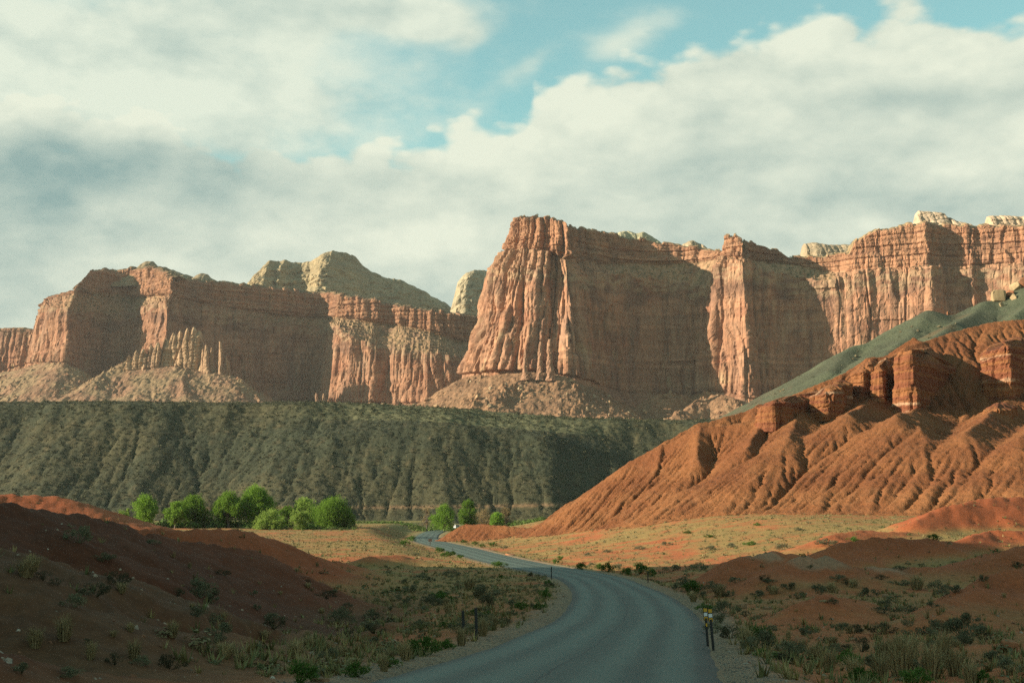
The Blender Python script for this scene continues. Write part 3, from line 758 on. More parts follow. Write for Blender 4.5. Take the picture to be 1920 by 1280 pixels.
LEFT = [
    (-420, 2420, 800, 700, 648, 640, 634), (-150, 2330, 800, 695, 636, 628, 620), (-40, 2290, 795, 692, 628, 622, 618), (20, 2275, 790, 692, 620, 617, 615), (60, 2262, 790, 682, 628, 624, 620), (64, 2240, 790, 682, 600, 590, 584), (68, 2190, 785, 682, 569, 561, 557), (92, 2130, 790, 680, 573, 556, 549), (124, 2088, 790, 681, 577, 550, 541), (134, 2104, 790, 690, 580, 546, 536), (156, 2138, 790, 700, 583, 542, 510), (162, 2150, 790, 702, 584, 542, 505), (200, 2192, 790, 716, 586, 548, 503), (226, 2200, 790, 722, 582, 555, 501), (240, 2180, 790, 705, 577, 554, 499), (272, 2120, 790, 700, 568, 552, 500), (310, 2056, 790, 700, 562, 550, 521),
    (318, 2080, 790, 705, 563, 552, 522), (350, 2118, 790, 715, 572, 560, 523), (430, 2158, 790, 735, 590, 575, 529), (520, 2200, 790, 750, 603, 590, 538), (588, 2232, 790, 757, 608, 594, 547), (604, 2205, 790, 757, 606, 593, 548), (608, 2140, 790, 757, 606, 592, 549), (624, 2092, 790, 757, 613, 594, 551), (650, 2076, 790, 757, 626, 597, 555), (690, 2066, 790, 757, 642, 602, 560), (720, 2070, 790, 757, 650, 606, 568), (740, 2058, 790, 757, 655, 608, 573), (800, 2044, 790, 757, 660, 620, 580), (835, 2050, 790, 757, 664, 630, 584), (870, 2066, 790, 757, 668, 640, 588), (930, 2110, 790, 757, 670, 645, 592), (1010, 2170, 790, 757, 670, 645, 592)]
fl_l = [.8] * 8 + [1.0, .4, .25, .25, .25, .3, .7, .9, .9, .4, .25, .2, .2, .25, .5, .6, .6, .55, .7, .7, .7, .7, .7, .7, .7, .7]
def build_cliffs():
    wr = lambda *v: list(v)
    nr, nl = len(RIGHT), len(LEFT)
    benchR = [20, 20, 20, 20, 20, 18, 12, 8, 8, 11, 18, 26, 28, 28, 26, 16, 8, 8, 8, 10, 16, 34, 40, 40, 36, 26, 14, 9, 8, 8, 8, 8, 8, 8, 8, 8, 8, 8, 8]
    wallR = [30] * 8 + [20, 14, 10, 6, 6, 6, 8, 10, 10, 10, 10, 9, 8, 6, 6, 6, 6, 6, 6] + [6] * (nr - 27)
    assert len(benchR) == nr, (len(benchR), nr); assert len(fr) == nr, (len(fr), nr); assert len(fl_l) == nl, (len(fl_l), nl)
    cliff('cliff', RIGHT, 11, dict(talus=40, wall=wallR, bench=benchR, upper=6), 1.25, 1.25, fr, cliff_colour, jf=1.0, tone=.86)
    benchL = [10] * 7 + [16, 26, 30, 34, 34, 36, 34, 30, 26, 20, 16, 16, 20, 24, 28, 34, 40, 44, 50, 56, 60, 60, 64, 64, 64, 64, 64]
    assert len(benchL) == nl, (len(benchL), nl)
    cliff('cliff', LEFT, 57, dict(talus=40, wall=10, bench=benchL, upper=5), 1.7, 1.7, fl_l, cliff_colour, jf=0.0, tone=.74)
build_cliffs()

# ---------------------------------------------------------------- talus aprons under the cliffs
def rubble(X, Y, seed, size, amt):
    f1, f2, cid = worley(X / size + .3 * noise(X / size, Y / size, seed), Y / size, seed + 1)
    return amt * np.maximum(0, .62 - f1) * 1.6 * (cid ** 1.5)
def talus_obj(name, x0, x1, y0, y1, dx, lines, slope, seed, colours, cut=-9.0):
    X, Y = np.meshgrid(np.arange(x0, x1, dx), np.arange(y0, y1, dx))
    wx, wy = 9 * fbm(X / 60, Y / 60, seed, 4), 9 * fbm(X / 60, Y / 60, seed + 3, 4)
    z = ridge_field(X + wx, Y + wy, lines, slope)
    lo = -13.0
    z = smax(z, lo + 0 * z, 6)
    gul = ridged(X / 28 + .02 * wx, Y / 90, seed + 6, 3)
    on = sstep(lo + 3, lo + 12, z)
    z = z + on * (-3.0 * np.clip(gul - .4, 0, 1) + 2.0 * fbm(X / 14, Y / 14, seed + 8, 4))
    patch = .35 + .65 * sstep(-.15, .35, fbm(X / 50, Y / 50, seed + 9, 3))
    z = z + on * (rubble(X, Y, seed + 10, 7.0, 5.5) * patch + rubble(X, Y, seed + 15, 4.2, 3.4) * patch + rubble(X, Y, seed + 18, 15, 5) * (patch > .9) * .6)
    TALUS.append((X[::2, ::2], Y[::2, ::2], z[::2, ::2], (on * patch)[::2, ::2]))
    a, b, c_ = [np.array(v) for v in colours]
    n1, n2 = fbm(X / 40, Y / 40, seed + 20, 4), fbm(X / 6, Y / 6, seed + 22, 4)
    c = cmix(np.broadcast_to(a, X.shape + (3,)).copy(), b, sstep(-.3, .4, n1 + .3 * n2))
    c = cmix(c, c_, sstep(.1, .5, n2) * .6)
    f1, f2, cid = worley(X / 3.6 + .3 * noise(X / 3.6, Y / 3.6, seed + 15), Y / 3.6, seed + 16)
    c = c * (.85 + .35 * cid)[..., None]
    return grid_obj(name, np.stack([X, Y, z], -1), M['talus'], c, smooth=False, kind='structure')
TALUS = []
WARM = ((.27, .155, .085), (.21, .12, .068), (.34, .225, .13))
DUSK = ((.26, .18, .10), (.27, .15, .09), (.33, .24, .14))
talus_obj('talus', -150, 330, 1440, 1760, 1.7, [
    [P_(850, 735, 1680), P_(876, 704, 1668), P_(930, 700, 1632), P_(1000, 697, 1618), P_(1050, 700, 1612), P_(1085, 716, 1618), P_(1130, 735, 1650), P_(1180, 758, 1680)],
    [P_(1000, 697, 1618), P_(930, 740, 1560), P_(850, 776, 1520)], [P_(1050, 700, 1612), P_(1075, 745, 1560), P_(1110, 790, 1510)],
    [P_(1180, 770, 1640), P_(1240, 738, 1668), P_(1296, 742, 1680), P_(1330, 737, 1658), P_(1372, 742, 1630), P_(1420, 762, 1635)],
    [P_(1330, 737, 1658), P_(1270, 775, 1590)]], .60, 300, WARM)
talus_obj('talus', -960, -120, 1780, 2260, 2.1, [
    [P_(-150, 700, 2230), P_(20, 695, 2190), P_(80, 680, 2105), P_(120, 681, 2070), P_(150, 696, 2090), P_(210, 730, 2120)], [P_(100, 682, 2085), P_(60, 735, 1990), P_(20, 775, 1930)],
    [P_(228, 690, 2080), P_(250, 672, 2050), P_(300, 682, 2020), P_(345, 690, 2005), P_(430, 702, 2000), P_(470, 730, 2010), P_(540, 762, 2040)],
    [P_(250, 672, 2050), P_(190, 705, 1990), P_(110, 752, 1930)], [P_(345, 690, 2005), P_(350, 735, 1930), P_(370, 775, 1880)], [P_(430, 702, 2000), P_(500, 760, 1940)],
    [P_(600, 757, 2060), P_(720, 757, 2020), P_(860, 757, 2020)]], .60, 340, DUSK)

# ---------------------------------------------------------------- spires, domes and cap rocks
def lump(name, axis, radius, seed, mat, colour, nseg=24, nring=28, rough=.18, bedded=.06, flat=1.0, parent=None, smooth=False, vert=0.0, **props):
    """a rock body lofted round an axis of points (x, y, z) with a radius at each"""
    axis = np.asarray(axis, float); m = len(axis)
    t = np.linspace(0, m - 1, nring)
    C = np.stack([np.interp(t, np.arange(m), axis[:, k]) for k in range(3)], -1); R = np.interp(t, np.arange(m), radius)
    a = np.linspace(0, 2 * np.pi, nseg, endpoint=False)
    A, I = np.meshgrid(a, np.arange(nring))
    Rm = np.median(radius)
    zz = C[I, 2]
    n = fbm(np.cos(A) * 1.3 + seed, np.sin(A) * 1.3 + zz / (Rm * 2.2), seed, 4) + .5 * fbm(np.cos(A) * 3 + seed, np.sin(A) * 3 + zz / (Rm * .8), seed + 5, 3)
    n = n + vert * (pillars(A * 4.5 / np.pi * 1.0 + 50, zz * 0, 1.0, seed + 7)[0] - .6)
    bd = (rnd(np.floor(zz / (Rm * .42) + .2 * noise(A, zz / Rm, seed)).astype(int), None, seed + 3) - .5)
    r = R[I] * (1 + rough * n * 1.6 + bedded * 2 * bd)
    X, Y, Z = C[I, 0] + r * np.cos(A), C[I, 1] + r * np.sin(A) * flat, zz + .15 * R[I] * n
    V = np.stack([X, Y, Z], -1).reshape(-1, 3)
    V = np.concatenate([V, [C[-1] + (0, 0, R[-1] * .25)]])
    i = np.arange(nring * nseg).reshape(nring, nseg); j = np.roll(i, -1, 1)
    q = np.stack([i[:-1], j[:-1], j[1:], i[1:]], -1).reshape(-1, 4)
    top = np.full(nseg, nring * nseg)
    q = np.concatenate([q, np.stack([i[-1], j[-1], top, top], -1)])
    tri = np.concatenate([q[:-nseg][:, [0, 1, 2]], q[:-nseg][:, [0, 2, 3]], q[-nseg:][:, :3]])
    f = fbm(V[:, 0] / (Rm * .8), V[:, 2] / (Rm * .5), seed + 11, 4); b2 = rnd(np.floor(V[:, 2] / (Rm * .3)).astype(int), None, seed + 12)
    c = np.asarray(colour)[None] * (1 + .25 * f + .16 * (b2 - .5))[:, None]
    me = mesh_from(name, V, tri, mat, c, smooth)
    return obj(name, me, parent, **props)
def build_spires():
    sp = [(388, 647, 703, 9), (381, 655, 703, 7), (395, 652, 703, 6), (414, 640, 706, 7), (424, 668, 709, 6), (430, 676, 710, 5), (419, 688, 709, 5), (404, 690, 706, 5), (594, 737, 757, 6), (606, 738, 757, 5), (640, 742, 760, 7), (655, 744, 760, 5), (1012, 640, 705, 8), (985, 655, 705, 8), (1030, 636, 706, 10)]
    for k, (px, top, bot, w) in enumerate(sp):
        y = np.interp(px, [240, 300, 345, 430, 590], [2050, 2022, 2008, 2005, 2075]) + (k % 3 - 1) * 5
        if px > 900: y = 1600
        a, b = at(px, bot + 8, y), at(px + ((k * 7) % 5 - 2) * .8, top, y)
        r = w / F * y * .6
        axis = [lerp(a, b, t) + np.array([r * .4 * noise(k * 3.1, t * 3.0, 7), 0, 0]) for t in np.linspace(0, 1, 6)]
        rad = r * np.array([1.7, 1.25, 1.0, .92, .75, .42])
        lump('rock_spire', axis, rad, 400 + k, M['cliff'], (.40, .26, .155) if px < 900 else (.42, .24, .145), 14, 26, .30, .10, kind='structure')
def ridge_rock(name, ctrl, y, depth, seed, colour, step, relief=1.0, beds=.5, flut=.6, mat='dome', veg=.3, base_row=620, smooth=False, lean=.5):
    """a broad body of rock whose skyline runs through ctrl = [(px, row) ...]: a front face that leans back, and a back face"""
    px = np.array([c[0] for c in ctrl], float); row = np.array([c[1] for c in ctrl], float)
    x0, x1 = (px[0] - 960) / F * y, (px[-1] - 960) / F * y
    n = int((x1 - x0) / step); x = np.linspace(x0, x1, n)
    yo = np.interp(x / y * F + 960, px, [c[2] if len(c) > 2 else 0 for c in ctrl])
    top = (HZ - np.interp(x / y * F + 960, px, row)) / F * (y + depth * .5)
    bot = (HZ - base_row) / F * y
    m = int((top.max() - bot) / step * 1.15) + 10
    t = np.linspace(0, 1, m)[:, None]
    Xg = np.broadcast_to(x[None], (m, n)); hgt = np.maximum(top - bot, 2)[None]
    Z = bot + hgt * (1 + yo / y)[None] * t + 0 * Xg
    prof = depth * .5 * (lean * t + (1 - lean) * (1 - np.sqrt(np.maximum(1 - t ** 2.4, 0))))
    b1, o1, e1, _ = pillars(Xg, Z, step * 26, seed, .5); b2, o2, e2, _ = pillars(Xg, Z, step * 9, seed + 5, .5)
    D = flut * step * (5.5 * b1 + 4.5 * o1 + 2.0 * b2 + 1.2 * o2) + relief * step * (2.2 * fbm(Xg / (step * 14), Z / (step * 10), seed + 9, 5) + .7 * fbm(Xg / (step * 3.5), Z / (step * 2.5), seed + 10, 3))
    zz = Z + step * 4 * noise(Xg / (step * 60), Z / (step * 30), seed + 11) - .10 * Xg
    bed = np.floor(zz / (step * 5)).astype(int); frr = zz / (step * 5) - bed
    D = D + beds * step * (1.6 * (rnd(bed, None, seed + 12) - .5) + .9 * (1 - np.abs(2 * frr - 1) ** 3))
    fade = 1 - sstep(.86, 1, t) * .55
    Yf = y + yo[None] + prof - D * fade
    rg = step * .9 * fbm(x / (step * 5), x * 0, seed + 14, 4) + step * 1.1 * (rnd(np.floor(x / (step * 6)).astype(int), None, seed + 15) - .5)
    Z = Z + rg[None] * t
    back = np.stack([Xg[-1:], np.full((1, n), y + depth + yo.max()), np.full((1, n), bot)], -1)
    P = np.concatenate([np.stack([Xg, Yf, Z], -1), back], 0)
    f = fbm(Xg / (step * 16), Z / (step * 9), seed + 17, 4); r2 = rnd(bed, None, seed + 18)
    c = np.asarray(colour) * (1 + .28 * f + .18 * (r2 - .5))[..., None]
    st = sstep(.15, .5, fbm(Xg / (step * 5), Z / (step * 50), seed + 19, 4)); c = cmix(c, np.asarray(colour) * .5, st * .45)
    if veg:
        v = sstep(.12, .32, fbm(Xg / (step * 4), Z / (step * 3), seed + 21, 3) + .25 * (.5 - t)); c = cmix(c, (.08, .09, .04), v * veg)
    C = np.concatenate([c, c[-1:]], 0)
    return grid_obj(name, P, M[mat], C, smooth=smooth, kind='structure')
WHITE, CREAM = (.33, .26, .15), (.38, .295, .19)
build_spires()
comb = [(226, 706)]
for i_, px_ in enumerate(np.arange(236, 378, 3.4)):
    crest_ = np.interp(px_, [236, 250, 284, 300, 325, 345, 365, 378], [664, 655, 642, 634, 616, 614, 606, 630])
    comb.append((px_, crest_ + (0, 6, 15, 3)[i_ % 4] * (.6 + .8 * rnd(np.array(i_), None, 5)) + 5 * rnd(np.array(i_), None, 6)))
comb += [(381, 690), (392, 690), (412, 696), (440, 708)]
ridge_rock('rock_comb', comb, 2015, 16, 590, (.44, .295, .175), .95, flut=1.1, relief=1.4, beds=1.0, mat='cliff', veg=0, base_row=712, lean=.6)
ridge_rock('rock_dome', [(425, 545), (440, 524), (450, 512), (465, 497), (478, 486), (492, 485, 20), (503, 480, 20), (512, 484, 35), (522, 485, 40), (535, 485, 42), (545, 483, 36), (552, 483, 32), (558, 480, 30), (570, 477, 18), (582, 471, 10), (600, 466, 12), (622, 464, 50), (638, 470, 75), (650, 483, 95), (664, 491, 120), (690, 500, 150), (705, 502, 165), (722, 501, 175), (740, 508, 195), (765, 516, 220), (790, 527, 245), (812, 536, 265), (830, 547, 280), (845, 572, 290)], 2440, 260, 500, WHITE, 2.1, flut=.25, relief=3.6, beds=1.1, veg=.4, base_row=600, lean=.7)
ridge_rock('rock_dome', [(828, 600, 30), (840, 575, 20), (848, 545, 10), (853, 528), (862, 516), (872, 508), (885, 502, 10), (900, 501, 25), (915, 499, 40), (940, 497, 60), (990, 505, 90)], 2260, 180, 520, (.40, .33, .21), 1.9, flut=.5, relief=2.8, beds=.9, veg=.3, base_row=625, lean=.6)
ridge_rock('rock_dome', [(1518, 490), (1523, 462), (1528, 455), (1545, 452), (1560, 454), (1575, 456), (1595, 455), (1615, 455), (1650, 470)], 1860, 90, 540, CREAM, 1.4, flut=.6, relief=1.6, beds=.9, veg=.2, base_row=500)
ridge_rock('rock_dome', [(1150, 444), (1168, 432), (1185, 428), (1200, 434), (1215, 430), (1228, 436), (1240, 446), (1256, 458)], 1850, 80, 550, (.42, .38, .24), 1.4, flut=.8, veg=.6, base_row=475)
ridge_rock('rock_dome', [(1283, 470), (1290, 455), (1300, 449), (1312, 447), (1324, 452), (1334, 462), (1345, 478)], 1840, 80, 555, CREAM, 1.4, flut=.8, veg=.4, base_row=485)
ridge_rock('cap_rock', [(1738, 418), (1742, 396), (1748, 389), (1765, 390), (1780, 393), (1795, 395), (1803, 402), (1812, 410), (1830, 416), (1845, 421)], 1700, 60, 560, (.50, .38, .26), 1.2, flut=.6, relief=1.6, beds=1.1, veg=.2, base_row=430)
ridge_rock('cap_rock', [(1876, 425), (1879, 402), (1890, 399), (1905, 400), (1925, 399), (1980, 402), (2040, 425)], 1690, 60, 570, (.52, .38, .25), 1.2, flut=.6, relief=1.6, beds=1.1, veg=.1, base_row=432)
ridge_rock('cap_rock', [(190, 508), (215, 503), (235, 500), (243, 491), (250, 487), (262, 488), (270, 496), (285, 499), (305, 506), (330, 515), (345, 520), (350, 513), (358, 511), (368, 513), (375, 520), (390, 527)], 2230, 120, 580, (.30, .23, .14), 1.8, flut=.4, veg=.7, base_row=535)

# ---------------------------------------------------------------- grey-green clay slope behind the orange hill, and its boulders
CLAY = []
def build_clay():
    dx = 1.0; X, Y = np.meshgrid(np.arange(70, 420, dx), np.arange(430, 760, dx))
    crest = [P_(1340, 790, 560), P_(1400, 772, 562), P_(1450, 735, 566), P_(1520, 700, 572), P_(1600, 650, 580), P_(1690, 610, 590), P_(1740, 583, 596), P_(1790, 590, 600), P_(1850, 565, 606), P_(1920, 535, 612), P_(2000, 510, 615), P_(2300, 430, 620)]
    spur = [[P_(1740, 583, 596), P_(1690, 640, 560), P_(1640, 690, 530)], [P_(1850, 565, 606), P_(1780, 605, 560), P_(1740, 650, 520)], [P_(1600, 650, 580), P_(1560, 690, 555)], [P_(1960, 540, 600), P_(1900, 590, 560)]]
    w = 5 * fbm(X / 40, Y / 40, 600, 3)
    z = ridge_field(X + w, Y + w, [crest], .52); z = smax(z, ridge_field(X + w, Y + w, spur, .5), 5.0)
    z = smax(z, valley(X, Y) - 3, 3); fix = z < valley(X, Y) - 1
    z = z + (~fix) * (.8 * fbm(X / 14, Y / 14, 604, 4)); z = blur(z, 6)
    z = erode(z, dx, 8, K=.04, m=.38, diff=.2, fixed=fix, seed=33, jitter=.08)
    z = z + (~fix) * (.35 * fbm(X / 4, Y / 4, 611, 4) + .8 * np.maximum(0, .42 - worley(X / 5, Y / 5, 612)[0]) * sstep(.1, .4, fbm(X / 30, Y / 30, 613, 3)))
    n1, n2 = fbm(X / 25, Y / 25, 606, 4), fbm(X / 4, Y / 4, 608, 4)
    CLAY.append((X, Y, z, ~fix))
    c = cmix(np.broadcast_to(np.array((.108, .122, .072)), X.shape + (3,)).copy(), (.085, .092, .058), sstep(-.3, .3, n1))
    c = cmix(c, (.13, .10, .065), sstep(.2, .5, n2 * .7 + .5 * sstep(1560, 1340, X / Y * F + 960)) * .7)
    c = cmix(c, (.16, .095, .05), sstep(.25, .5, fbm(X / 18, Y / 30, 615, 4)) * .5)
    global clay_z
    clay_z = grid_sampler(z, 70, 430, dx)
    grid_obj('clay_slope', np.stack([X, Y, z], -1), M['badland'], c, smooth=True, kind='structure')
build_clay()

# ---------------------------------------------------------------- layered fins standing out of the orange hill
def fin(plan, foot, top, seed, name='rock_fin', fall=None):
    """a bedded wall of mudstone: plan outline (x, y) anticlockwise, foot and top height at each corner"""
    p = np.asarray(plan, float); m = len(p)
    nxt = np.roll(p, -1, 0); L = np.hypot(*(nxt - p).T); per = L.sum(); n = int(per / .42); s = np.linspace(0, per, n, endpoint=False)
    cs = np.concatenate([[0], np.cumsum(L)]); cl = lambda v: np.interp(s, cs, np.append(v, v[0]))
    X0, Y0 = cl(p[:, 0]), cl(p[:, 1]); B, Tp = cl(np.asarray(foot, float)), cl(np.asarray(top, float))
    k = np.hanning(7); k /= k.sum(); sm = lambda v: np.convolve(np.concatenate([v[-3:], v, v[:3]]), k, 'valid')
    X0, Y0 = sm(X0), sm(Y0)
    cx, cy = X0.mean(), Y0.mean()
    tx, ty = np.roll(X0, -2) - np.roll(X0, 2), np.roll(Y0, -2) - np.roll(Y0, 2); l = np.hypot(tx, ty) + 1e-9
    nx_, ny_ = ty / l, -tx / l
    mz = int((Tp - B).max() / .40) + 4; t = np.linspace(0, 1, mz)[:, None]
    Z = B[None] + (Tp - B)[None] * t; Sg = np.broadcast_to(s[None], Z.shape)
    zz = Z + .5 * noise(Sg / 9, Z / 9, seed) + .02 * X0[None]
    D = 0
    for h, a in ((2.6, .16), (1.05, .18), (.5, .12)):
        b = np.floor(zz / h).astype(int); f = zz / h - b
        D = D + a * (2 * (rnd(b, None, seed + int(h * 10)) - .5) + .7 * (1 - np.abs(2 * f - 1) ** 4))
    b1, o1, e1, _ = pillars(Sg, Z, 5.5, seed + 3, .4); b2, o2, e2, _ = pillars(Sg, Z, 1.9, seed + 4, .4)
    D = D + .8 * b1 + .5 * o1 + .35 * b2 + .3 * o2 + .6 * fbm(Sg / 3, Z / 3, seed + 6, 4) - 1.4 * sstep(.9, 1, t) - .8 * t
    X, Y = X0[None] + nx_[None] * D, Y0[None] + ny_[None] * D
    Z = Z + .5 * fbm(Sg / 2.5, t * 2, seed + 8, 3) * t
    cap = np.stack([lerp(X[-1], cx, .85), lerp(Y[-1], cy, .85), lerp(Z[-1], Z[-1].mean(), .85) + .8], -1)[None]
    mid = np.stack([lerp(X[-1], cx, .4), lerp(Y[-1], cy, .4), lerp(Z[-1], Z[-1].mean(), .4) + .7], -1)[None]
    P = np.concatenate([np.stack([X, Y, Z], -1), mid, cap], 0); P = np.concatenate([P, P[:, :1]], 1)
    r2 = rnd(np.floor(zz / .8).astype(int), None, seed + 12)
    c = cmix(np.broadcast_to(np.array((.28, .118, .047)), Z.shape + (3,)).copy(), (.22, .08, .04), sstep(.35, .75, r2))
    c = cmix(c, (.52, .33, .2), (np.abs(r2 - .86) < .035) * .8 * sstep(-.2, .2, fbm(Sg / 8, Z / 3, seed + 15, 2)))
    C = np.concatenate([c, c[-1:], c[-1:]], 0); C = np.concatenate([C, C[:, :1]], 1)
    return grid_obj(name, P, M['badland'], C, smooth=False, kind='structure')
def build_fins():
    def F_(pts, seed):
        plan, foot, top = [], [], []
        for px, y, r0, r1 in pts:
            q, w = at(px, r0, y), at(px, r1, y)
            plan.append(q[:2]); foot.append(q[2] - 2.5); top.append(w[2])
        fin(plan, foot, top, seed)
    # each: (photo pixel, distance, foot row, top row), walked anticlockwise seen from above
    F_([(1683, 393, 770, 662), (1716, 388, 772, 655), (1722, 392, 768, 668), (1760, 408, 762, 676), (1800, 422, 742, 688), (1798, 430, 735, 690), (1740, 428, 735, 652), (1700, 408, 745, 655)], 700)
    F_([(1641, 398, 778, 690), (1653, 396, 780, 684), (1664, 402, 770, 686), (1690, 416, 752, 676), (1690, 424, 745, 670), (1655, 416, 750, 672), (1640, 406, 765, 686)], 710)
    F_([(1600, 404, 752, 696), (1618, 401, 754, 692), (1634, 402, 752, 684), (1648, 410, 740, 674), (1648, 420, 735, 672), (1612, 416, 738, 686)], 720)
    F_([(1528, 388, 774, 740), (1552, 385, 772, 729), (1574, 388, 766, 722), (1592, 400, 748, 712), (1562, 408, 742, 720), (1530, 398, 760, 738)], 760)
    F_([(1850, 372, 792, 768), (1872, 369, 796, 762), (1892, 371, 790, 764), (1905, 380, 780, 758), (1880, 388, 772, 755), (1850, 381, 780, 762)], 750)
    F_([(1846, 402, 745, 662), (1868, 398, 748, 655), (1890, 394, 745, 640), (1905, 398, 742, 640), (1940, 412, 735, 645), (1990, 430, 720, 650), (1980, 440, 715, 640), (1900, 424, 720, 632), (1850, 412, 735, 650)], 730)
    F_([(1425, 384, 790, 760), (1450, 381, 793, 750), (1475, 382, 790, 750), (1482, 387, 786, 752), (1520, 394, 780, 744), (1565, 399, 770, 736), (1575, 404, 762, 732), (1540, 408, 760, 736), (1480, 402, 770, 746), (1428, 392, 780, 757)], 740)
build_fins()

# ---------------------------------------------------------------- plants
def leaf_mat(name, col, col2, trans=.25):
    m = bpy.data.materials.new(name); m.use_nodes = True
    k = NT(m.node_tree)
    g = k.n('NewGeometry'); f = g.outputs['Random Per Island']
    oi = k.n('ObjectInfo').outputs['Random']
    c = k.mix(f, col, col2)
    v = k.math('ADD', .72, k.math('MULTIPLY', oi, .40)); cc = k.n('CombineXYZ')
    for i in range(3): k.link(v, cc.inputs[i])
    c = k.mix(1.0, c, cc.outputs[0], 'MULTIPLY')
    d, t, mx = k.n('BsdfDiffuse'), k.n('BsdfTranslucent'), k.n('MixShader')
    k.link(c, d.inputs[0]); k.link(c, t.inputs[0]); mx.inputs[0].default_value = trans
    k.link(d.outputs[0], mx.inputs[1]); k.link(t.outputs[0], mx.inputs[2])
    k.link(mx.outputs[0], k.n('OutputMaterial').inputs[0])
    return m
def plain_mat(name, col, rough=.7, metal=0.0, var=.0):
    m = bpy.data.materials.new(name); m.use_nodes = True
    k = NT(m.node_tree); b = k.n('BsdfPrincipled')
    p = k.n('TexCoord').outputs['Object']
    c = k.mix(k.remap(k.noise(p, 9, 4, .6), .3, .7, 0, var), col, tuple(x * .45 for x in col))
    k.link(c, b.inputs['Base Color']); b.inputs['Roughness'].default_value = rough; b.inputs['Metallic'].default_value = metal
    k.link(b.outputs[0], k.n('OutputMaterial').inputs[0])
    return m
M['sage'] = leaf_mat('sage_leaves', (.115, .120, .068), (.20, .195, .115))
M['green'] = leaf_mat('green_leaves', (.050, .105, .022), (.115, .19, .045))
M['straw'] = leaf_mat('dry_grass', (.26, .20, .095), (.40, .32, .17))
M['brush'] = leaf_mat('dark_brush', (.05, .052, .030), (.10, .095, .055))
M['juniper'] = leaf_mat('juniper', (.045, .06, .025), (.09, .11, .045), .1)
M['cottonwood'] = leaf_mat('cottonwood_leaves', (.135, .245, .034), (.23, .37, .058), .45)
M['cottonwood_light'] = leaf_mat('young_leaves', (.19, .28, .055), (.28, .38, .09), .45)
M['bare'] = leaf_mat('bud_twigs', (.20, .155, .075), (.28, .21, .11), .2)
M['bark'] = plain_mat('bark', (.13, .10, .075), .9, var=.6)
RNG = np.random.default_rng(77)
def tri_mesh(name, V, T, mat, col=None, smooth=False):
    return mesh_from(name, V, T, mat, col, smooth)
def leaves(P, N, size, rng, slim=.5):
    """one small pointed quad per point, lying roughly along direction N"""
    n = len(P)
    a = N + rng.normal(0, .45, (n, 3)); a /= np.linalg.norm(a, axis=1)[:, None]
    b = np.cross(a, rng.normal(0, 1, (n, 3))); b /= np.linalg.norm(b, axis=1)[:, None]
    s = size * rng.uniform(.6, 1.4, (n, 1))
    V = np.stack([P - b * s * slim * .5, P + a * s, P + b * s * slim * .5, P - a * s * .25], 1)
    return V.reshape(-1, 3), np.arange(n * 4).reshape(n, 4)
def bush_mesh(name, kind, seed, n):
    """about a metre across: twigs rising from the root and leaves gathered in uneven clumps"""
    rng = np.random.default_rng(seed)
    if kind == 'straw':                                         # a tussock of blades
        a = rng.uniform(0, 2 * np.pi, n); r0 = rng.uniform(0, .16, n); sp = rng.uniform(.05, .42, n); h = rng.uniform(.35, .95, n)
        A = np.stack([np.cos(a), np.sin(a), 0 * a], -1); p0 = A * r0[:, None]
        mid = p0 + A * (sp * .35)[:, None] + np.stack([0 * h, 0 * h, h * .62], -1); tip = p0 + A * sp[:, None] + np.stack([0 * h, 0 * h, h * (1 - sp * .35)], -1)
        w = np.stack([-A[:, 1], A[:, 0], 0 * a], -1) * rng.uniform(.008, .02, n)[:, None]
        V = np.stack([p0 - w, p0 + w, mid + w * .8, tip, mid - w * .8], 1).reshape(-1, 3)
        i = np.arange(n)[:, None] * 5
        T = np.concatenate([i + [0, 1, 2], i + [0, 2, 4], i + [4, 2, 3]])
        return mesh_from(name, V, T, M['straw'])
    nc = 11 if kind != 'green' else 16
    cc = rng.normal(0, 1, (nc, 3)); cc /= np.linalg.norm(cc, axis=1)[:, None]
    cc[:, 2] = np.abs(cc[:, 2]); cr = rng.uniform(.26, .5, nc)[:, None]
    c = cc * cr * [1, 1, .95] + [0, 0, .16]
    k = rng.integers(0, nc, n)
    d = rng.normal(0, 1, (n, 3)); d /= np.linalg.norm(d, axis=1)[:, None]
    P = c[k] + d * rng.uniform(.4, 1, (n, 1)) ** .5 * rng.uniform(.10, .19, nc)[k][:, None]
    P[:, 2] = np.abs(P[:, 2])
    N = P - [0, 0, .05]; N /= np.linalg.norm(N, axis=1)[:, None] + 1e-6; N = N * .8 + [0, 0, .5]
    V, Q = leaves(P, N, {'sage': .065, 'green': .08, 'brush': .055}[kind], rng, .4)
    T = np.concatenate([Q[:, [0, 1, 2]], Q[:, [0, 2, 3]]])
    # twigs: three-sided rods from the root to each clump
    tv, tt = [], []
    for q in c:
        b0 = np.array([0, 0, -.05]); u = np.cross(q - b0, [.3, .7, .2]); u /= np.linalg.norm(u); v = np.cross(u, q - b0); v /= np.linalg.norm(v)
        o = len(V) + len(tv)
        for e, r in ((b0, .016), (q, .006)):
            for j in range(3): tv.append(e + r * (u * math.cos(j * 2.09) + v * math.sin(j * 2.09)))
        for j in range(3): a, b = j, (j + 1) % 3; tt += [(o + a, o + b, o + 3 + b), (o + a, o + 3 + b, o + 3 + a)]
    return mesh_from(name, np.concatenate([V, np.array(tv)]), np.concatenate([T, np.array(tt)]), M[kind])
BUSH = {k: [bush_mesh(f'{k}_bush', k, 900 + 10 * i + j, n) for j in range(4)] for i, (k, n) in enumerate((('sage', 900), ('green', 850), ('straw', 190), ('brush', 800)))}

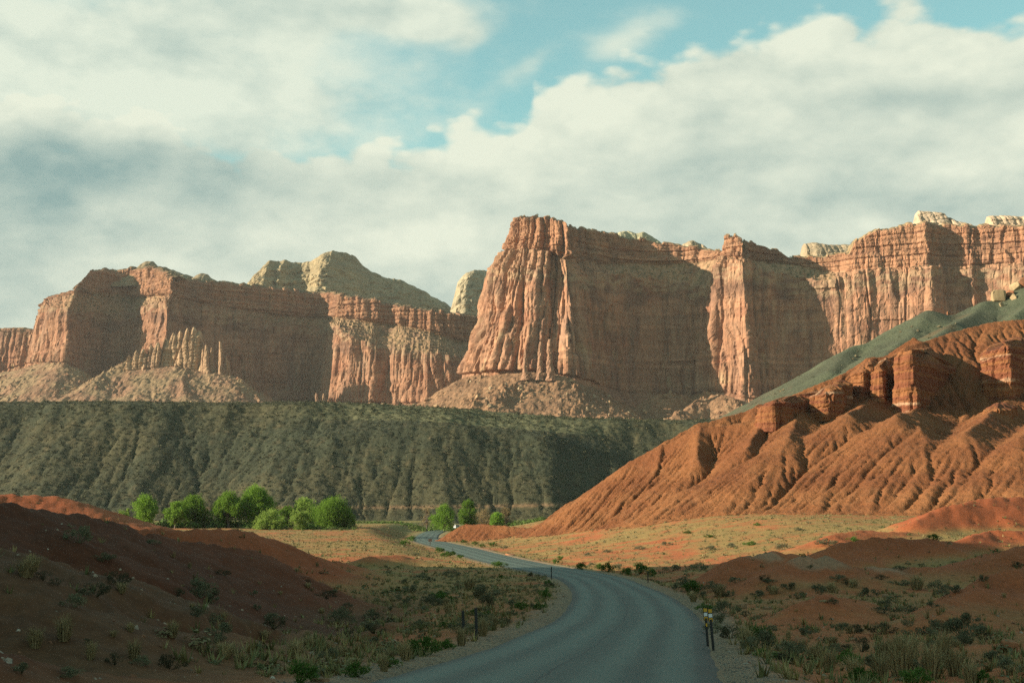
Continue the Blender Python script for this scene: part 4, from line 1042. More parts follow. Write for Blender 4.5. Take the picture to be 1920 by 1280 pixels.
def hits(px, py, y0=12, y1=700, zfun=None):
    """where the line of sight through photo pixels meets the ground"""
    zfun = zfun or (lambda x, y: ground_z(x, y))
    a, b, c = ray(px, py); a, b, c = np.atleast_1d(a), np.atleast_1d(b), np.atleast_1d(c)
    ys = np.geomspace(y0, y1, 420)
    X = (a / b)[:, None] * ys[None]; Z = (c / b)[:, None] * ys[None]
    G = zfun(X, np.broadcast_to(ys[None], X.shape))
    below = Z < G
    i = np.argmax(below, 1); ok = below.any(1) & (i > 0)
    i = np.maximum(i, 1); r = np.arange(len(i))
    g0, g1 = (Z - G)[r, i - 1], (Z - G)[r, i]
    t = np.clip(g0 / (g0 - g1 + 1e-9), 0, 1)
    y = ys[i - 1] + t * (ys[i] - ys[i - 1]); x = (a / b) * y
    return x, y, ok
SHRUBS = []
ORD = ['nearest', 'second nearest', 'third nearest', 'fourth nearest', 'fifth nearest', 'sixth nearest', 'seventh nearest', 'eighth nearest', 'ninth nearest', 'tenth nearest', 'eleventh nearest', 'twelfth nearest', 'thirteenth nearest', 'fourteenth nearest', 'fifteenth nearest', 'sixteenth nearest', 'seventeenth nearest', 'eighteenth nearest', 'nineteenth nearest', 'twentieth nearest', 'twenty-first nearest', 'twenty-second nearest', 'twenty-third nearest', 'twenty-fourth nearest', 'twenty-fifth nearest', 'twenty-sixth nearest', 'twenty-seventh nearest', 'twenty-eighth nearest', 'twenty-ninth nearest', 'thirtieth nearest']
def region(x, y):
    off_l, off_r = road_left(y) - x, x - road_left(y) - road_width(y)
    if off_l > 0:
        if off_l < 4.5: return 'on the left road verge' if y < 62 else 'on the inside verge of the bend' if y < 135 else 'on the verge of the far straight'
        if y < 36: return 'low on the dark bank beside the road'
        if y < 66: return 'in the gully below the left posts' if x > -12 else 'on the nearest dark red slope'
        if y < 130: return 'on the shaded left hillside' if x < -13 else 'on the flat inside the bend'
        return 'beyond the shaded left hill'
    if off_r < 4.5: return 'on the right road verge' if y < 62 else 'on the outer verge of the bend' if y < 150 else 'along the sunlit far verge'
    if y < 42: return 'in the near right corner'
    if y < 70: return 'in front of the near red mound' if x < 24 else 'at the foot of the big red slope'
    if y < 110: return 'behind the near red mound'
    if y < 175: return 'between the pale-topped mounds'
    return 'on the sunlit flat before the orange hill'
WORD = {'sage': ('grey-green sagebrush', 'sagebrush'), 'green': ('bright green bush', 'bush'), 'straw': ('straw-coloured grass tussock', 'grass tussock'), 'brush': ('dark low brush', 'bush')}
NAME = {'sage': 'sagebrush', 'green': 'green_bush', 'straw': 'grass_tussock', 'brush': 'dark_bush'}
def plant(kind, x, y, size, flat=.8):
    SHRUBS.append([kind, float(x), float(y), float(size), flat])
def plant_px(kind, px, py, w, flat=.8, y0=12):
    """a bush that shows w photo pixels wide with its foot at a photo pixel"""
    x, y, ok = hits([px], [py], y0)
    if ok[0]: plant(kind, x[0], y[0], w * y[0] / F, flat)
# the ones that can be picked out in the photograph: kind, foot, width in photo pixels
for k, px, py, w, fl in [
    ('sage', 148, 1018, 58, .8), ('sage', 374, 1118, 66, .8), ('brush', 610, 1122, 52, .45), ('sage', 634, 1168, 48, .8), ('brush', 512, 1180, 54, .7), ('sage', 512, 1165, 40, .7), ('straw', 60, 1070, 60, .7), ('brush', 180, 1118, 70, .6), ('sage', 190, 1050, 44, .6), ('brush', 420, 1078, 36, .5), ('sage', 285, 1020, 30, .5),
    ('straw', 555, 1232, 60, .7), ('sage', 615, 1240, 50, .8), ('straw', 580, 1215, 46, .7), ('green', 668, 1268, 48, .85), ('green', 560, 1280, 70, .8), ('green', 795, 1228, 62, .7), ('straw', 760, 1238, 50, .9), ('green', 835, 1216, 36, .7), ('straw', 865, 1210, 40, 1.0), ('straw', 905, 1192, 44, 1.0), ('straw', 925, 1180, 40, .9), ('green', 730, 1250, 50, .5), ('sage', 700, 1210, 40, .7), ('sage', 700, 1160, 40, .6), ('straw', 720, 1258, 44, .9), ('sage', 695, 1176, 34, .6), ('brush', 655, 1196, 34, .7), ('brush', 700, 1188, 44, .7),
    ('sage', 815, 1135, 60, .5), ('green', 830, 1128, 46, .5), ('sage', 910, 1128, 60, .8), ('brush', 920, 1138, 54, .7), ('straw', 840, 1150, 36, .8), ('sage', 770, 1110, 40, .6), ('straw', 880, 1105, 44, .7), ('sage', 790, 1085, 30, .5), ('sage', 850, 1080, 34, .5), ('green', 940, 1062, 26, .5), ('green', 1022, 1122, 26, 1.0), ('green', 1012, 1142, 30, .6), ('sage', 1030, 1100, 22, .6), ('green', 1028, 1098, 18, .8), ('sage', 1000, 1082, 24, .6), ('sage', 1006, 1112, 20, .6),
    ('green', 932, 1060, 22, .6), ('green', 845, 1040, 20, .6), ('green', 835, 1043, 24, .6), ('green', 862, 1046, 18, .6), ('sage', 780, 1042, 20, .6), ('green', 822, 1035, 24, .6), ('green', 760, 1022, 22, .6), ('green', 772, 1014, 22, .6),
    ('green', 1092, 1068, 24, .9), ('green', 1140, 1072, 30, .8), ('green', 1125, 1066, 22, .7), ('green', 1178, 1078, 26, .8), ('green', 1200, 1075, 34, .8), ('sage', 1110, 1062, 20, .7), ('green', 1222, 1080, 22, .9), ('sage', 1260, 1070, 36, .5), ('sage', 1310, 1068, 40, .5), ('sage', 1160, 1068, 24, .7), ('green', 1040, 1056, 18, .7), ('green', 1050, 1050, 16, .7), ('green', 905, 1026, 14, .7), ('green', 925, 1024, 16, .7), ('green', 870, 1017, 16, .6), ('green', 890, 1020, 14, .6), ('sage', 945, 1028, 16, .6),
    ('sage', 1290, 1108, 56, .7), ('green', 1300, 1112, 40, .8), ('straw', 1350, 1118, 44, .7), ('sage', 1340, 1108, 40, .6), ('sage', 1360, 1150, 44, .8), ('green', 1320, 1148, 36, .7), ('straw', 1300, 1128, 34, .8), ('sage', 1350, 1168, 40, .7), ('brush', 1370, 1196, 60, .7), ('sage', 1340, 1186, 40, .7), ('sage', 1290, 1166, 26, .4),
    ('sage', 1425, 1222, 90, .75), ('green', 1425, 1200, 60, .6), ('straw', 1400, 1215, 60, .9), ('green', 1440, 1232, 50, .5), ('sage', 1470, 1228, 60, .7), ('sage', 1510, 1190, 44, .5), ('brush', 1600, 1185, 56, .5), ('sage', 1580, 1180, 44, .5), ('brush', 1655, 1188, 60, .5), ('sage', 1805, 1195, 84, .7), ('brush', 1840, 1200, 50, .6), ('sage', 1660, 1225, 44, .7), ('brush', 1590, 1222, 36, .6), ('sage', 1700, 1208, 40, .4), ('sage', 1760, 1210, 40, .4),
    ('green', 1590, 1245, 50, .8), ('straw', 1555, 1256, 56, .9), ('sage', 1640, 1262, 60, .8), ('straw', 1690, 1268, 90, 1.05), ('straw', 1745, 1272, 80, 1.1), ('straw', 1790, 1268, 70, 1.0), ('straw', 1650, 1275, 70, 1.0), ('green', 1620, 1280, 60, .8), ('green', 1720, 1285, 60, .7), ('straw', 1600, 1270, 60, .9), ('straw', 1770, 1250, 70, 1.1), ('green', 1840, 1285, 46, .8), ('straw', 1820, 1285, 60, 1.0), ('sage', 1900, 1262, 60, .7), ('sage', 1870, 1240, 46, .7), ('straw', 1660, 1240, 56, 1.1), ('straw', 1710, 1245, 60, 1.1), ('sage', 1555, 1226, 40, .6), ('straw', 1530, 1238, 50, .8), ('straw', 1505, 1220, 40, .8),
    ('sage', 1500, 1120, 34, .5), ('straw', 1560, 1110, 36, .7), ('sage', 1630, 1118, 40, .6), ('straw', 1720, 1105, 50, .6), ('sage', 1760, 1108, 44, .7), ('sage', 1790, 1112, 34, .7), ('straw', 1450, 1112, 36, .6), ('sage', 1420, 1118, 40, .5), ('sage', 1480, 1104, 40, .5), ('straw', 1600, 1100, 40, .5), ('sage', 1750, 1140, 36, .5), ('sage', 1660, 1135, 34, .5), ('sage', 1690, 1096, 40, .4), ('sage', 1570, 1086, 34, .4), ('brush', 1650, 1086, 34, .4), ('sage', 1440, 1092, 36, .4), ('brush', 1905, 1064, 30, .6), ('sage', 1520, 1064, 24, .4), ('sage', 1690, 1068, 28, .4), ('sage', 1380, 1092, 34, .5),
    ('green', 1405, 1022, 24, .5), ('sage', 1370, 1026, 26, .5), ('sage', 1330, 1032, 26, .5), ('green', 1290, 1000, 20, .4), ('green', 1420, 985, 18, .5), ('sage', 1500, 995, 24, .5), ('sage', 1550, 1022, 40, .5), ('sage', 1470, 1030, 36, .5), ('green', 1600, 1014, 26, .5), ('green', 1750, 1010, 24, .6), ('green', 1570, 960, 18, .5), ('sage', 1250, 1022, 24, .5), ('sage', 1200, 1030, 22, .5), ('green', 1330, 1008, 20, .4), ('sage', 1140, 1036, 20, .5), ('sage', 1100, 1042, 18, .5)]:
    plant_px(k, px, py, w, fl)
NAMED = len(SHRUBS)
# and more of the same between them
def scatter_px(n, x0, x1, y0, y1, kinds, wlo, whi, seed, dens=None):
    rng = np.random.default_rng(seed)
    px, py = rng.uniform(x0, x1, n), rng.uniform(y0, y1, n)
    x, y, ok = hits(px, py)
    off = np.maximum(road_left(y) - x, x - road_left(y) - road_width(y))
    ok &= (off > 1.3)
    if dens is not None: ok &= rng.uniform(0, 1, n) < dens(x, y)
    out = []
    for i in np.nonzero(ok)[0]:
        k = kinds[rng.integers(len(kinds))]
        out.append((k, x[i], y[i], rng.uniform(wlo, whi), rng.uniform(.5, .95)))
    return out
for rec in scatter_px(60, 20, 760, 1060, 1270, ['sage', 'brush', 'straw', 'straw'], .35, .9, 1) + scatter_px(40, 700, 1010, 1070, 1190, ['sage', 'straw', 'green', 'sage'], .5, 1.3, 2) + scatter_px(50, 1300, 1910, 1080, 1270, ['sage', 'straw', 'sage', 'brush'], .4, 1.2, 3):
    plant(*rec)
def place_shrubs():
    rows = []
    for kind, x, y, size, fl in SHRUBS:
        rows.append((kind, x, y, size, fl, region(x, y)))
    seen = {}
    rows.sort(key=lambda r: r[2])
    zs = ground_z(np.array([r[1] for r in rows]), np.array([r[2] for r in rows]))
    rng = np.random.default_rng(5)
    for (kind, x, y, size, fl, reg), z in zip(rows, zs):
        o = obj(NAME[kind], BUSH[kind][rng.integers(4)])
        o.location = (x, y, z - .02 * size)
        o.rotation_euler = (0, 0, rng.uniform(0, 6.28))
        o.scale = (size, size * rng.uniform(.8, 1.2), size * fl * rng.uniform(.95, 1.15))
        big = 'large' if size > 1.5 else 'small' if size < .7 else 'medium'
        key = (big, kind, reg); k = seen.get(key, 0); seen[key] = k + 1
        o['label'] = f"{big} {WORD[kind][0]} {reg}" + (f", {ORD[k]} of them" if k else ', nearest of them')
        o['category'] = WORD[kind][1]; o['group'] = {'sage': 'sagebrush scattered over the valley', 'green': 'green bushes along the road', 'straw': 'dry grass tussocks', 'brush': 'dark bushes on the shaded slopes'}[kind]
place_shrubs()

# ---- the ones too many to count: one mesh each
def merged(name, pts, sizes, protos, mat, cols, seed, squash=(.6, .9), **props):
    """many small shapes in one mesh; protos = [(V, T), ...] about one metre across"""
    rng = np.random.default_rng(seed); n = len(pts)
    pick = rng.integers(0, len(protos), n); rot = rng.uniform(0, 6.28, n); sq = rng.uniform(*squash, n)
    Vs, Ts, Cs, o = [], [], [], 0
    for k, (V, T) in enumerate(protos):
        i = np.nonzero(pick == k)[0]
        if not len(i): continue
        c, s = np.cos(rot[i])[:, None], np.sin(rot[i])[:, None]
        x, y, z = V[None, :, 0], V[None, :, 1], V[None, :, 2]
        W = np.stack([c * x - s * y, s * x + c * y, z * sq[i][:, None]], -1) * sizes[i][:, None, None] + pts[i][:, None, :]
        Vs.append(W.reshape(-1, 3)); Ts.append((T[None] + (o + np.arange(len(i)) * len(V))[:, None, None]).reshape(-1, 3))
        Cs.append(np.repeat(cols[i], len(V), 0)); o += len(i) * len(V)
    return obj(name, mesh_from(name, np.concatenate(Vs), np.concatenate(Ts), mat, np.concatenate(Cs)), **{'kind': 'stuff', **props})
def blob_proto(seed, n=7, rings=2, spiky=.25):
    rng = np.random.default_rng(seed); V, T = [], []
    for r in range(rings):
        a = np.arange(n) / n * 6.283 + r * .4
        R = (.5, .42, .25)[r] * (1 + rng.normal(0, spiky, n)); V += [(R[i] * math.cos(a[i]), R[i] * math.sin(a[i]), (.0, .42, .6)[r] * (1 + rng.normal(0, spiky))) for i in range(n)]
    V.append((rng.normal(0, .08), rng.normal(0, .08), .72))
    for r in range(rings - 1):
        for i in range(n): a, b = r * n + i, r * n + (i + 1) % n; T += [(a, b, b + n), (a, b + n, a + n)]
    for i in range(n): T.append(((rings - 1) * n + i, (rings - 1) * n + (i + 1) % n, rings * n))
    return np.array(V, float), np.array(T)
def tuft_proto(seed, n=9):
    rng = np.random.default_rng(seed); V, T = [], []
    for i in range(n):
        a, h, s, w = rng.uniform(0, 6.28), rng.uniform(.4, 1), rng.uniform(.1, .5), rng.uniform(.04, .09)
        b = np.array([math.cos(a), math.sin(a), 0]); p = b * rng.uniform(0, .2); u = np.array([-b[1], b[0], 0]) * w
        V += [p - u, p + u, p + b * s + [0, 0, h]]; T.append((3 * i, 3 * i + 1, 3 * i + 2))
    return np.array(V), np.array(T)
def spray_proto(seed, n=16, r=.17):
    """a small bush for the distance: leaf-sized faces through a low dome"""
    rng = np.random.default_rng(seed); d = rng.normal(0, 1, (n, 3)); d /= np.linalg.norm(d, axis=1)[:, None]; d[:, 2] = np.abs(d[:, 2])
    c = d * rng.uniform(.25, .5, (n, 1)) * (1 + .3 * np.sin(d[:, :1] * 5 + seed)) + [0, 0, .04]
    a = np.cross(d, rng.normal(0, 1, (n, 3))); a /= np.linalg.norm(a, axis=1)[:, None]; b = np.cross(d, a)
    V = np.stack([c + a * r, c - a * r * .6 + b * r * .8, c - a * r * .6 - b * r * .8 + d * r * .5], 1).reshape(-1, 3); V[:, 2] = np.maximum(V[:, 2], -.05)
    return V, np.arange(n * 3).reshape(n, 3)
SPRAYS = [spray_proto(20 + k) for k in range(6)]; DENSE = [spray_proto(60 + k, 70, .085) for k in range(5)]
BLOBS = [blob_proto(k) for k in range(6)]; TUFTS = [tuft_proto(40 + k) for k in range(6)]
ROCKS = [blob_proto(80 + k, 6, 2, .28) for k in range(6)]
M['plantcol'] = earth_mat('far_plants', grain=((1.5, .3),), bump=())
M['stone'] = earth_mat('stone', grain=((2.0, .25),), bump=((6.0, .03),))
def pickcol(n, seed, *cols):
    rng = np.random.default_rng(seed); c = np.array(cols)[rng.integers(0, len(cols), n)]
    return c * rng.uniform(.75, 1.25, (n, 1))
# sage and dry grass over the sunlit flats
def flats():
    rng = np.random.default_rng(31); n = 52000
    y = 34 + 500 * rng.uniform(0, 1, n) ** 1.15; x = y * np.tan(np.radians(rng.uniform(-24, 26, n)))
    off = np.maximum(road_left(y) - x, x - road_left(y) - road_width(y))
    g = ground_z(x, y); base = valley(x, y)
    hill = bad_z(x, y) > base + .15
    den = .35 + .65 * sstep(-.2, .3, fbm(x / 11, y / 11, 60, 4) * .8 + fbm(x / 45, y / 45, 70, 3) * .6)
    den = den * np.where(g > base + .5, .25, 1.0)
    den = den * np.where((x < -9) & (y < 110) & (g > base + .4), .30, 1.0)
    ok = (off > .7 + .9 * rng.uniform(0, 1, n)) & ~((x > BX0) & (x < 215) & (y > BY0) & hill) & (rng.uniform(0, 1, n) < den)
    x, y, g = x[ok], y[ok], g[ok]; m = len(x); P = np.stack([x, y, g - .03], -1)
    k = rng.uniform(0, 1, m)
    a = (k < .72) | ((y < 120) & (k < .93))
    merged('dry_grass', P[a], rng.uniform(.2, .68, a.sum()), TUFTS, M['plantcol'], pickcol(a.sum(), 1, (.27, .22, .085), (.30, .24, .11), (.20, .19, .08), (.16, .17, .068)), 3)
    b = ~a
    for near in (True, False):
        q = b & ((y < 125) == near); m_ = q.sum()
        merged('sagebrush_cover', P[q], rng.uniform(.3, 1.0, m_) ** 1.4, DENSE if near else SPRAYS, M['plantcol'], pickcol(m_, 2, (.15, .145, .075), (.18, .165, .085), (.09, .115, .042), (.21, .175, .09)), 4)
    # loose stones
    rng = np.random.default_rng(32); n = 5200
    y = 24 + 150 * rng.uniform(0, 1, n) ** 1.4; x = y * np.tan(np.radians(rng.uniform(-22, 22, n)))
    off = np.maximum(road_left(y) - x, x - road_left(y) - road_width(y)); ok = off > .5
    x, y = x[ok], y[ok]; s = .03 + .16 * rng.uniform(0, 1, len(x)) ** 4
    merged('loose_stones', np.stack([x, y, ground_z(x, y) - .02], -1), s, ROCKS, M['stone'], pickcol(len(x), 3, (.32, .25, .18), (.28, .14, .08), (.42, .36, .28), (.24, .12, .07)), 6)
    # gravel along both road edges
    n = 9000; y = 26 + 90 * rng.uniform(0, 1, n) ** 1.5; side = rng.uniform(0, 1, n) < .5; d = np.abs(rng.normal(0, .9, n)) + .08
    x = np.where(side, road_left(y) - d, road_left(y) + road_width(y) + d)
    merged('gravel', np.stack([x, y, ground_z(x, y) - .008], -1), rng.uniform(.02, .065, n), ROCKS[:3], M['stone'], pickcol(n, 4, (.22, .20, .16), (.30, .26, .20), (.16, .15, .13)), 7)
flats()
def mesa_cover():
    rng = np.random.default_rng(41); n = 26000
    x = rng.uniform(-420, 320, n); y = rng.uniform(775, 985, n)
    z = mesa_z(x, y); ok = z > -6; x, y, z = x[ok], y[ok], z[ok]; m = len(x)
    merged('mesa_brush', np.stack([x, y, z - .15], -1), 1.0 + 1.9 * rng.uniform(0, 1, m) ** 2.5, SPRAYS, M['plantcol'], pickcol(m, 5, (.045, .055, .028), (.075, .08, .042), (.12, .115, .06), (.035, .045, .024)), 8)
    n = 1300; x = rng.uniform(-420, 320, n); y = rng.uniform(775, 960, n); z = mesa_z(x, y)
    merged('mesa_stones', np.stack([x, y, z - .2], -1), .5 + 1.1 * rng.uniform(0, 1, n) ** 3, ROCKS, M['stone'], pickcol(n, 6, (.16, .13, .08), (.13, .11, .07)), 9)
mesa_cover()
def rim_and_slope():
    rng = np.random.default_rng(45); n = 2600
    x = rng.uniform(-400, 190, n); y = rng.uniform(905, 985, n); z = mesa_z(x, y); ok = z > 55; x, y, z = x[ok], y[ok], z[ok]; m = len(x)
    merged('mesa_top_brush', np.stack([x, y, z - .1], -1), .9 + 2.6 * rng.uniform(0, 1, m) ** 3, SPRAYS, M['plantcol'], pickcol(m, 15, (.04, .05, .025), (.07, .075, .04), (.10, .10, .05)), 13, (.7, 1.3))
    X, Y, Z, k = CLAY[0]; q = np.stack([X, Y, Z], -1)[k & (rng.uniform(0, 1, X.shape) < .022 * sstep(-.2, .4, fbm(X / 22, Y / 22, 617, 3)) + .003)]; n = len(q)
    merged('slope_stones', q - [0, 0, .12], .35 + 1.5 * rng.uniform(0, 1, n) ** 4, ROCKS, M['stone'], pickcol(n, 16, (.17, .145, .085), (.12, .10, .06), (.24, .18, .10)), 14)
    q = np.stack([X, Y, Z], -1)[k & (rng.uniform(0, 1, X.shape) < .006)]; n = len(q)
    merged('slope_brush', q - [0, 0, .05], .5 + 1.1 * rng.uniform(0, 1, n) ** 2, SPRAYS, M['plantcol'], pickcol(n, 17, (.05, .06, .03), (.085, .085, .045)), 15)
rim_and_slope()
def ledge_juniper():
    rng = np.random.default_rng(51); pts = []
    for P, m, w in BENCH:
        q = P[m]; q = q[(q[:, 1] < 2500)]
        k = sstep(-.1, .35, fbm(q[:, 0] / 22, q[:, 1] / 22 + q[:, 2] / 15, 88, 3)) 
        q = q[rng.uniform(0, 1, len(q)) < k * .055]; pts.append(q)
    q = np.concatenate(pts); n = len(q)
    merged('ledge_juniper', q - [0, 0, .3], .9 + 2.6 * rng.uniform(0, 1, n) ** 1.6, SPRAYS, M['plantcol'], pickcol(n, 7, (.06, .075, .03), (.08, .09, .035), (.10, .10, .05)), 10, (.8, 1.4))
ledge_juniper()

def talus_rocks():
    rng = np.random.default_rng(71); pts = []
    for X, Y, Z, w in TALUS:
        q = np.stack([X, Y, Z], -1)[(rng.uniform(0, 1, X.shape) < .16 * w ** 2) & (w > .3)]; pts.append(q)
    q = np.concatenate(pts); n = len(q)
    merged('talus_rocks', q - [0, 0, .5], 1.4 + 6.0 * rng.uniform(0, 1, n) ** 4, ROCKS, M['stone'], pickcol(n, 9, (.38, .25, .14), (.30, .165, .095), (.42, .31, .19)), 12, (.7, 1.2))
talus_rocks()

import bmesh
# ---------------------------------------------------------------- cottonwoods by the river
def limb(V, T, pts, rad, ns=6):
    """a tapered bent branch added to the lists V, T"""
    pts = np.asarray(pts, float); o = len(V)
    for i, (p, r) in enumerate(zip(pts, rad)):
        d = pts[min(i + 1, len(pts) - 1)] - pts[max(i - 1, 0)]; d /= np.linalg.norm(d) + 1e-9
        u = np.cross(d, [.31, .9, .1]); u /= np.linalg.norm(u); v = np.cross(d, u)
        for j in range(ns): a = j / ns * 6.2832; V.append(p + r * (u * math.cos(a) + v * math.sin(a)))
    for i in range(len(pts) - 1):
        for j in range(ns):
            a, b = o + i * ns + j, o + i * ns + (j + 1) % ns; T += [(a, b, b + ns), (a, b + ns, a + ns)]
def tree(name, px, base, top, width, y, mat, label, seed, lobes=None, density=1.0, leaf=.30, category='tree', bare=False, stem=.06, group='cottonwoods by the river'):
    rng = np.random.default_rng(seed)
    b = at(px, base, y); z0 = float(ground_z(b[:1], np.array([y]))[0]); b[2] = min(b[2], z0)
    H = float(at(px, top, y)[2] - b[2]); W = width / F * y * 1.22
    e = bpy.data.objects.new(name, None); COL.objects.link(e); e.location = b
    e['label'] = label; e['category'] = category; e['group'] = group
    # crown made of overlapping lobes, each holding sprays of leaves near its outside
    nl = int((lobes or 12) * 1.6)
    L = []
    for i in range(nl):
        a, h = rng.uniform(0, 6.28), rng.uniform(0, 1)
        rad = math.sqrt(max(.05, 1 - (2 * h - .85) ** 2)) * rng.uniform(.35, .95)
        L.append((math.cos(a) * rad * W * .33, math.sin(a) * rad * W * .33, H * (stem + .12 + (.74 - stem) * h), W * rng.uniform(.10, .20)))
    L.append((0, 0, H * .86, W * .16))
    V, T = [], []
    tr = [np.array([0, 0, -.3]), np.array([.1, 0, H * .12]), np.array([.05 * W * rng.normal(), 0, H * .30]), np.array([.03 * W * rng.normal(), .02 * W, H * .55])]
    limb(V, T, tr, [.045 * H, .034 * H, .026 * H, .012 * H], 8)
    for l in L:
        s = tr[1] if rng.uniform() < .4 else tr[2]; q = np.array(l[:3])
        m = lerp(s, q, .5) + rng.normal(0, .03 * H, 3) + [0, 0, .03 * H]
        limb(V, T, [s, m, lerp(m, q, .8), q], [.016 * H, .011 * H, .006 * H, .003 * H], 5)
        for _ in range(4):
            t = q + rng.normal(0, 1, 3) * l[3] * .55; limb(V, T, [lerp(m, q, .5), lerp(q, t, .4), t], [.005 * H, .004 * H, .002 * H], 4)
    tm = mesh_from('trunk', np.array(V), np.array(T), M['bark'], None, True); obj('trunk', tm, e)
    P, N = [], []
    for (x, yy, z, r) in L:
        n = int(520 * density * (r / 1.6) ** 1.6 + 50); sp = max(3, n // 26)
        d = rng.normal(0, 1, (sp, 3)); d /= np.linalg.norm(d, axis=1)[:, None]
        c = np.array([x, yy, z]) + d * r * rng.uniform(.55, 1.12, (sp, 1)) * [1, 1, .95]
        k = rng.integers(0, sp, n)
        p = c[k] + rng.normal(0, r * .17, (n, 3))
        P.append(p); N.append(d[k] * .7 + [0, 0, .55])
    P, N = np.concatenate(P), np.concatenate(N); ok = P[:, 2] > H * stem * .45; P, N = P[ok], N[ok]
    N /= np.linalg.norm(N, axis=1)[:, None]
    LV, LQ = leaves(P, N, leaf * (.6 if bare else 1), rng, .75)
    obj('crown', mesh_from('crown', LV, LQ, M[mat]), e)
    return e
C1, C2 = 'cottonwood', 'cottonwood_light'
for a in [
    ('cottonwood_tree', 272, 986, 932, 58, 470, C1, 'upright green cottonwood leftmost of the tall ones behind the red hill', 1, 12, 1.3),
    ('cottonwood_tree', 360, 986, 931, 66, 478, C1, 'broad green cottonwood behind the red hill with darker right side', 2, 14, 1.3),
    ('cottonwood_tree', 328, 986, 940, 44, 466, C1, 'lighter green cottonwood crowded against the broad one behind the red hill', 3, 10, 1.2),
    ('cottonwood_tree', 428, 988, 924, 64, 476, C1, 'dark green left half of the tallest cottonwood pair', 4, 13, 1.4),
    ('cottonwood_tree', 480, 990, 918, 78, 480, C1, 'tallest dark green cottonwood, right half of the pair', 5, 15, 1.4),
    ('cottonwood_tree', 622, 999, 941, 86, 470, C1, 'big round green cottonwood at the edge of the sunlit field', 6, 16, 1.5),
    ('cottonwood_tree', 570, 996, 934, 58, 480, C2, 'bright green cottonwood between the round tree and the tall pair', 7, 12, 1.2),
    ('young_cottonwood', 505, 1006, 963, 72, 455, C2, 'low yellow-green young tree in front of the tall pair', 8, 12, .8),
    ('young_cottonwood', 556, 1004, 958, 50, 452, C2, 'pale feathery young tree before the round cottonwood', 9, 10, .6),
    ('young_cottonwood', 538, 994, 950, 40, 470, C1, 'narrow dark young tree wedged between two bright cottonwoods', 10, 9, .9),
    ('cottonwood_tree', 876, 984, 938, 46, 600, C1, 'tall bright green tree above the end of the road', 11, 12, 1.1),
    ('cottonwood_tree', 832, 984, 950, 52, 590, C1, 'spreading green tree with a visible trunk left of the tall bright tree', 12, 12, .8),
    ('bare_tree', 800, 982, 948, 30, 600, 'bare', 'thin brown leafless tree beyond the road', 13, 9, .45),
    ('budding_tree', 910, 984, 953, 40, 590, 'bare', 'tan budding tree behind the red knoll', 14, 10, .8),
    ('budding_tree', 950, 984, 955, 36, 595, 'bare', 'tan budding tree near the green thicket', 15, 9, .8),
    ('young_cottonwood', 930, 982, 962, 34, 585, C1, 'small green tree between the two tan budding trees', 16, 8, .9),
    ('young_cottonwood', 234, 982, 952, 36, 480, C2, 'thin pale shrubby tree leftmost of the row', 17, 9, .5),
]: tree(*a[:9], lobes=a[9], density=a[10], bare=a[6] == 'bare')
def thickets():
    rng = np.random.default_rng(61)
    rows = [(985, 1020, 976, 560, 8), (655, 800, 986, 620, 5), (770, 800, 984, 600, 7), (560, 670, 1000, 462, 4), (960, 990, 980, 570, 6)]
    P, S = [], []
    for a, b, r, y, n in rows:
        m = int((b - a) * 1.6); px = rng.uniform(a, b, m); yy = y + rng.normal(0, 9, m)
        x = (px - 960) / F * yy; P.append(np.stack([x, yy, ground_z(x, yy) - .1], -1)); S.append(rng.uniform(.5, 1.3, m) * n * .32)
    for a, b, r, y, lo, hi in ((214, 420, 986, 482, 2.2, 5.5), (395, 520, 988, 486, 2.5, 6), (470, 600, 1000, 468, 1.4, 3.4), (560, 668, 999, 476, 1.5, 4), (800, 985, 982, 606, 1.5, 4)):
        m = int((b - a) * .5); px = rng.uniform(a, b, m); yy = y + rng.normal(0, 6, m); x = (px - 960) / F * yy
        P.append(np.stack([x, yy, ground_z(x, yy) - .1], -1)); S.append(rng.uniform(lo, hi, m))
    P, S = np.concatenate(P), np.concatenate(S)
    merged('willow_thicket', P, S, DENSE, M['plantcol'], pickcol(len(P), 8, (.085, .15, .03), (.11, .17, .04), (.13, .16, .05)), 11, (.8, 1.3), label='green willow thicket along the river')
thickets()

# ---------------------------------------------------------------- posts, sign, car
M['black'] = plain_mat('black_paint', (.012, .014, .013), .6)
M['yellow'] = plain_mat('yellow_sheeting', (.62, .34, .02), .45)
M['white'] = plain_mat('white_sheeting', (.72, .74, .72), .4)
M['wood'] = plain_mat('weathered_wood', (.10, .065, .045), .85, var=.6)
M['carwhite'] = plain_mat('white_car_paint', (.75, .76, .74), .3)
M['glass'] = plain_mat('dark_glass', (.02, .025, .03), .1)
M['rubber'] = plain_mat('rubber', (.02, .02, .02), .8)
def box_mesh(name, lo, hi, mat, bev=.0, taper=1.0):
    (x0, y0, z0), (x1, y1, z1) = lo, hi
    cx, cy = (x0 + x1) / 2, (y0 + y1) / 2
    b = bev; ring = [(x0 + b, y0), (x1 - b, y0), (x1, y0 + b), (x1, y1 - b), (x1 - b, y1), (x0 + b, y1), (x0, y1 - b), (x0, y0 + b)]
    V = [(x, y, z0) for x, y in ring] + [(cx + (x - cx) * taper, cy + (y - cy) * taper, z1) for x, y in ring]
    T = []
    for i in range(8): j = (i + 1) % 8; T += [(i, j, j + 8), (i, j + 8, i + 8)]
    for i in range(1, 7): T += [(0, i + 1, i), (8, 8 + i, 9 + i)]
    return mesh_from(name, np.array(V, float), np.array(T), mat)
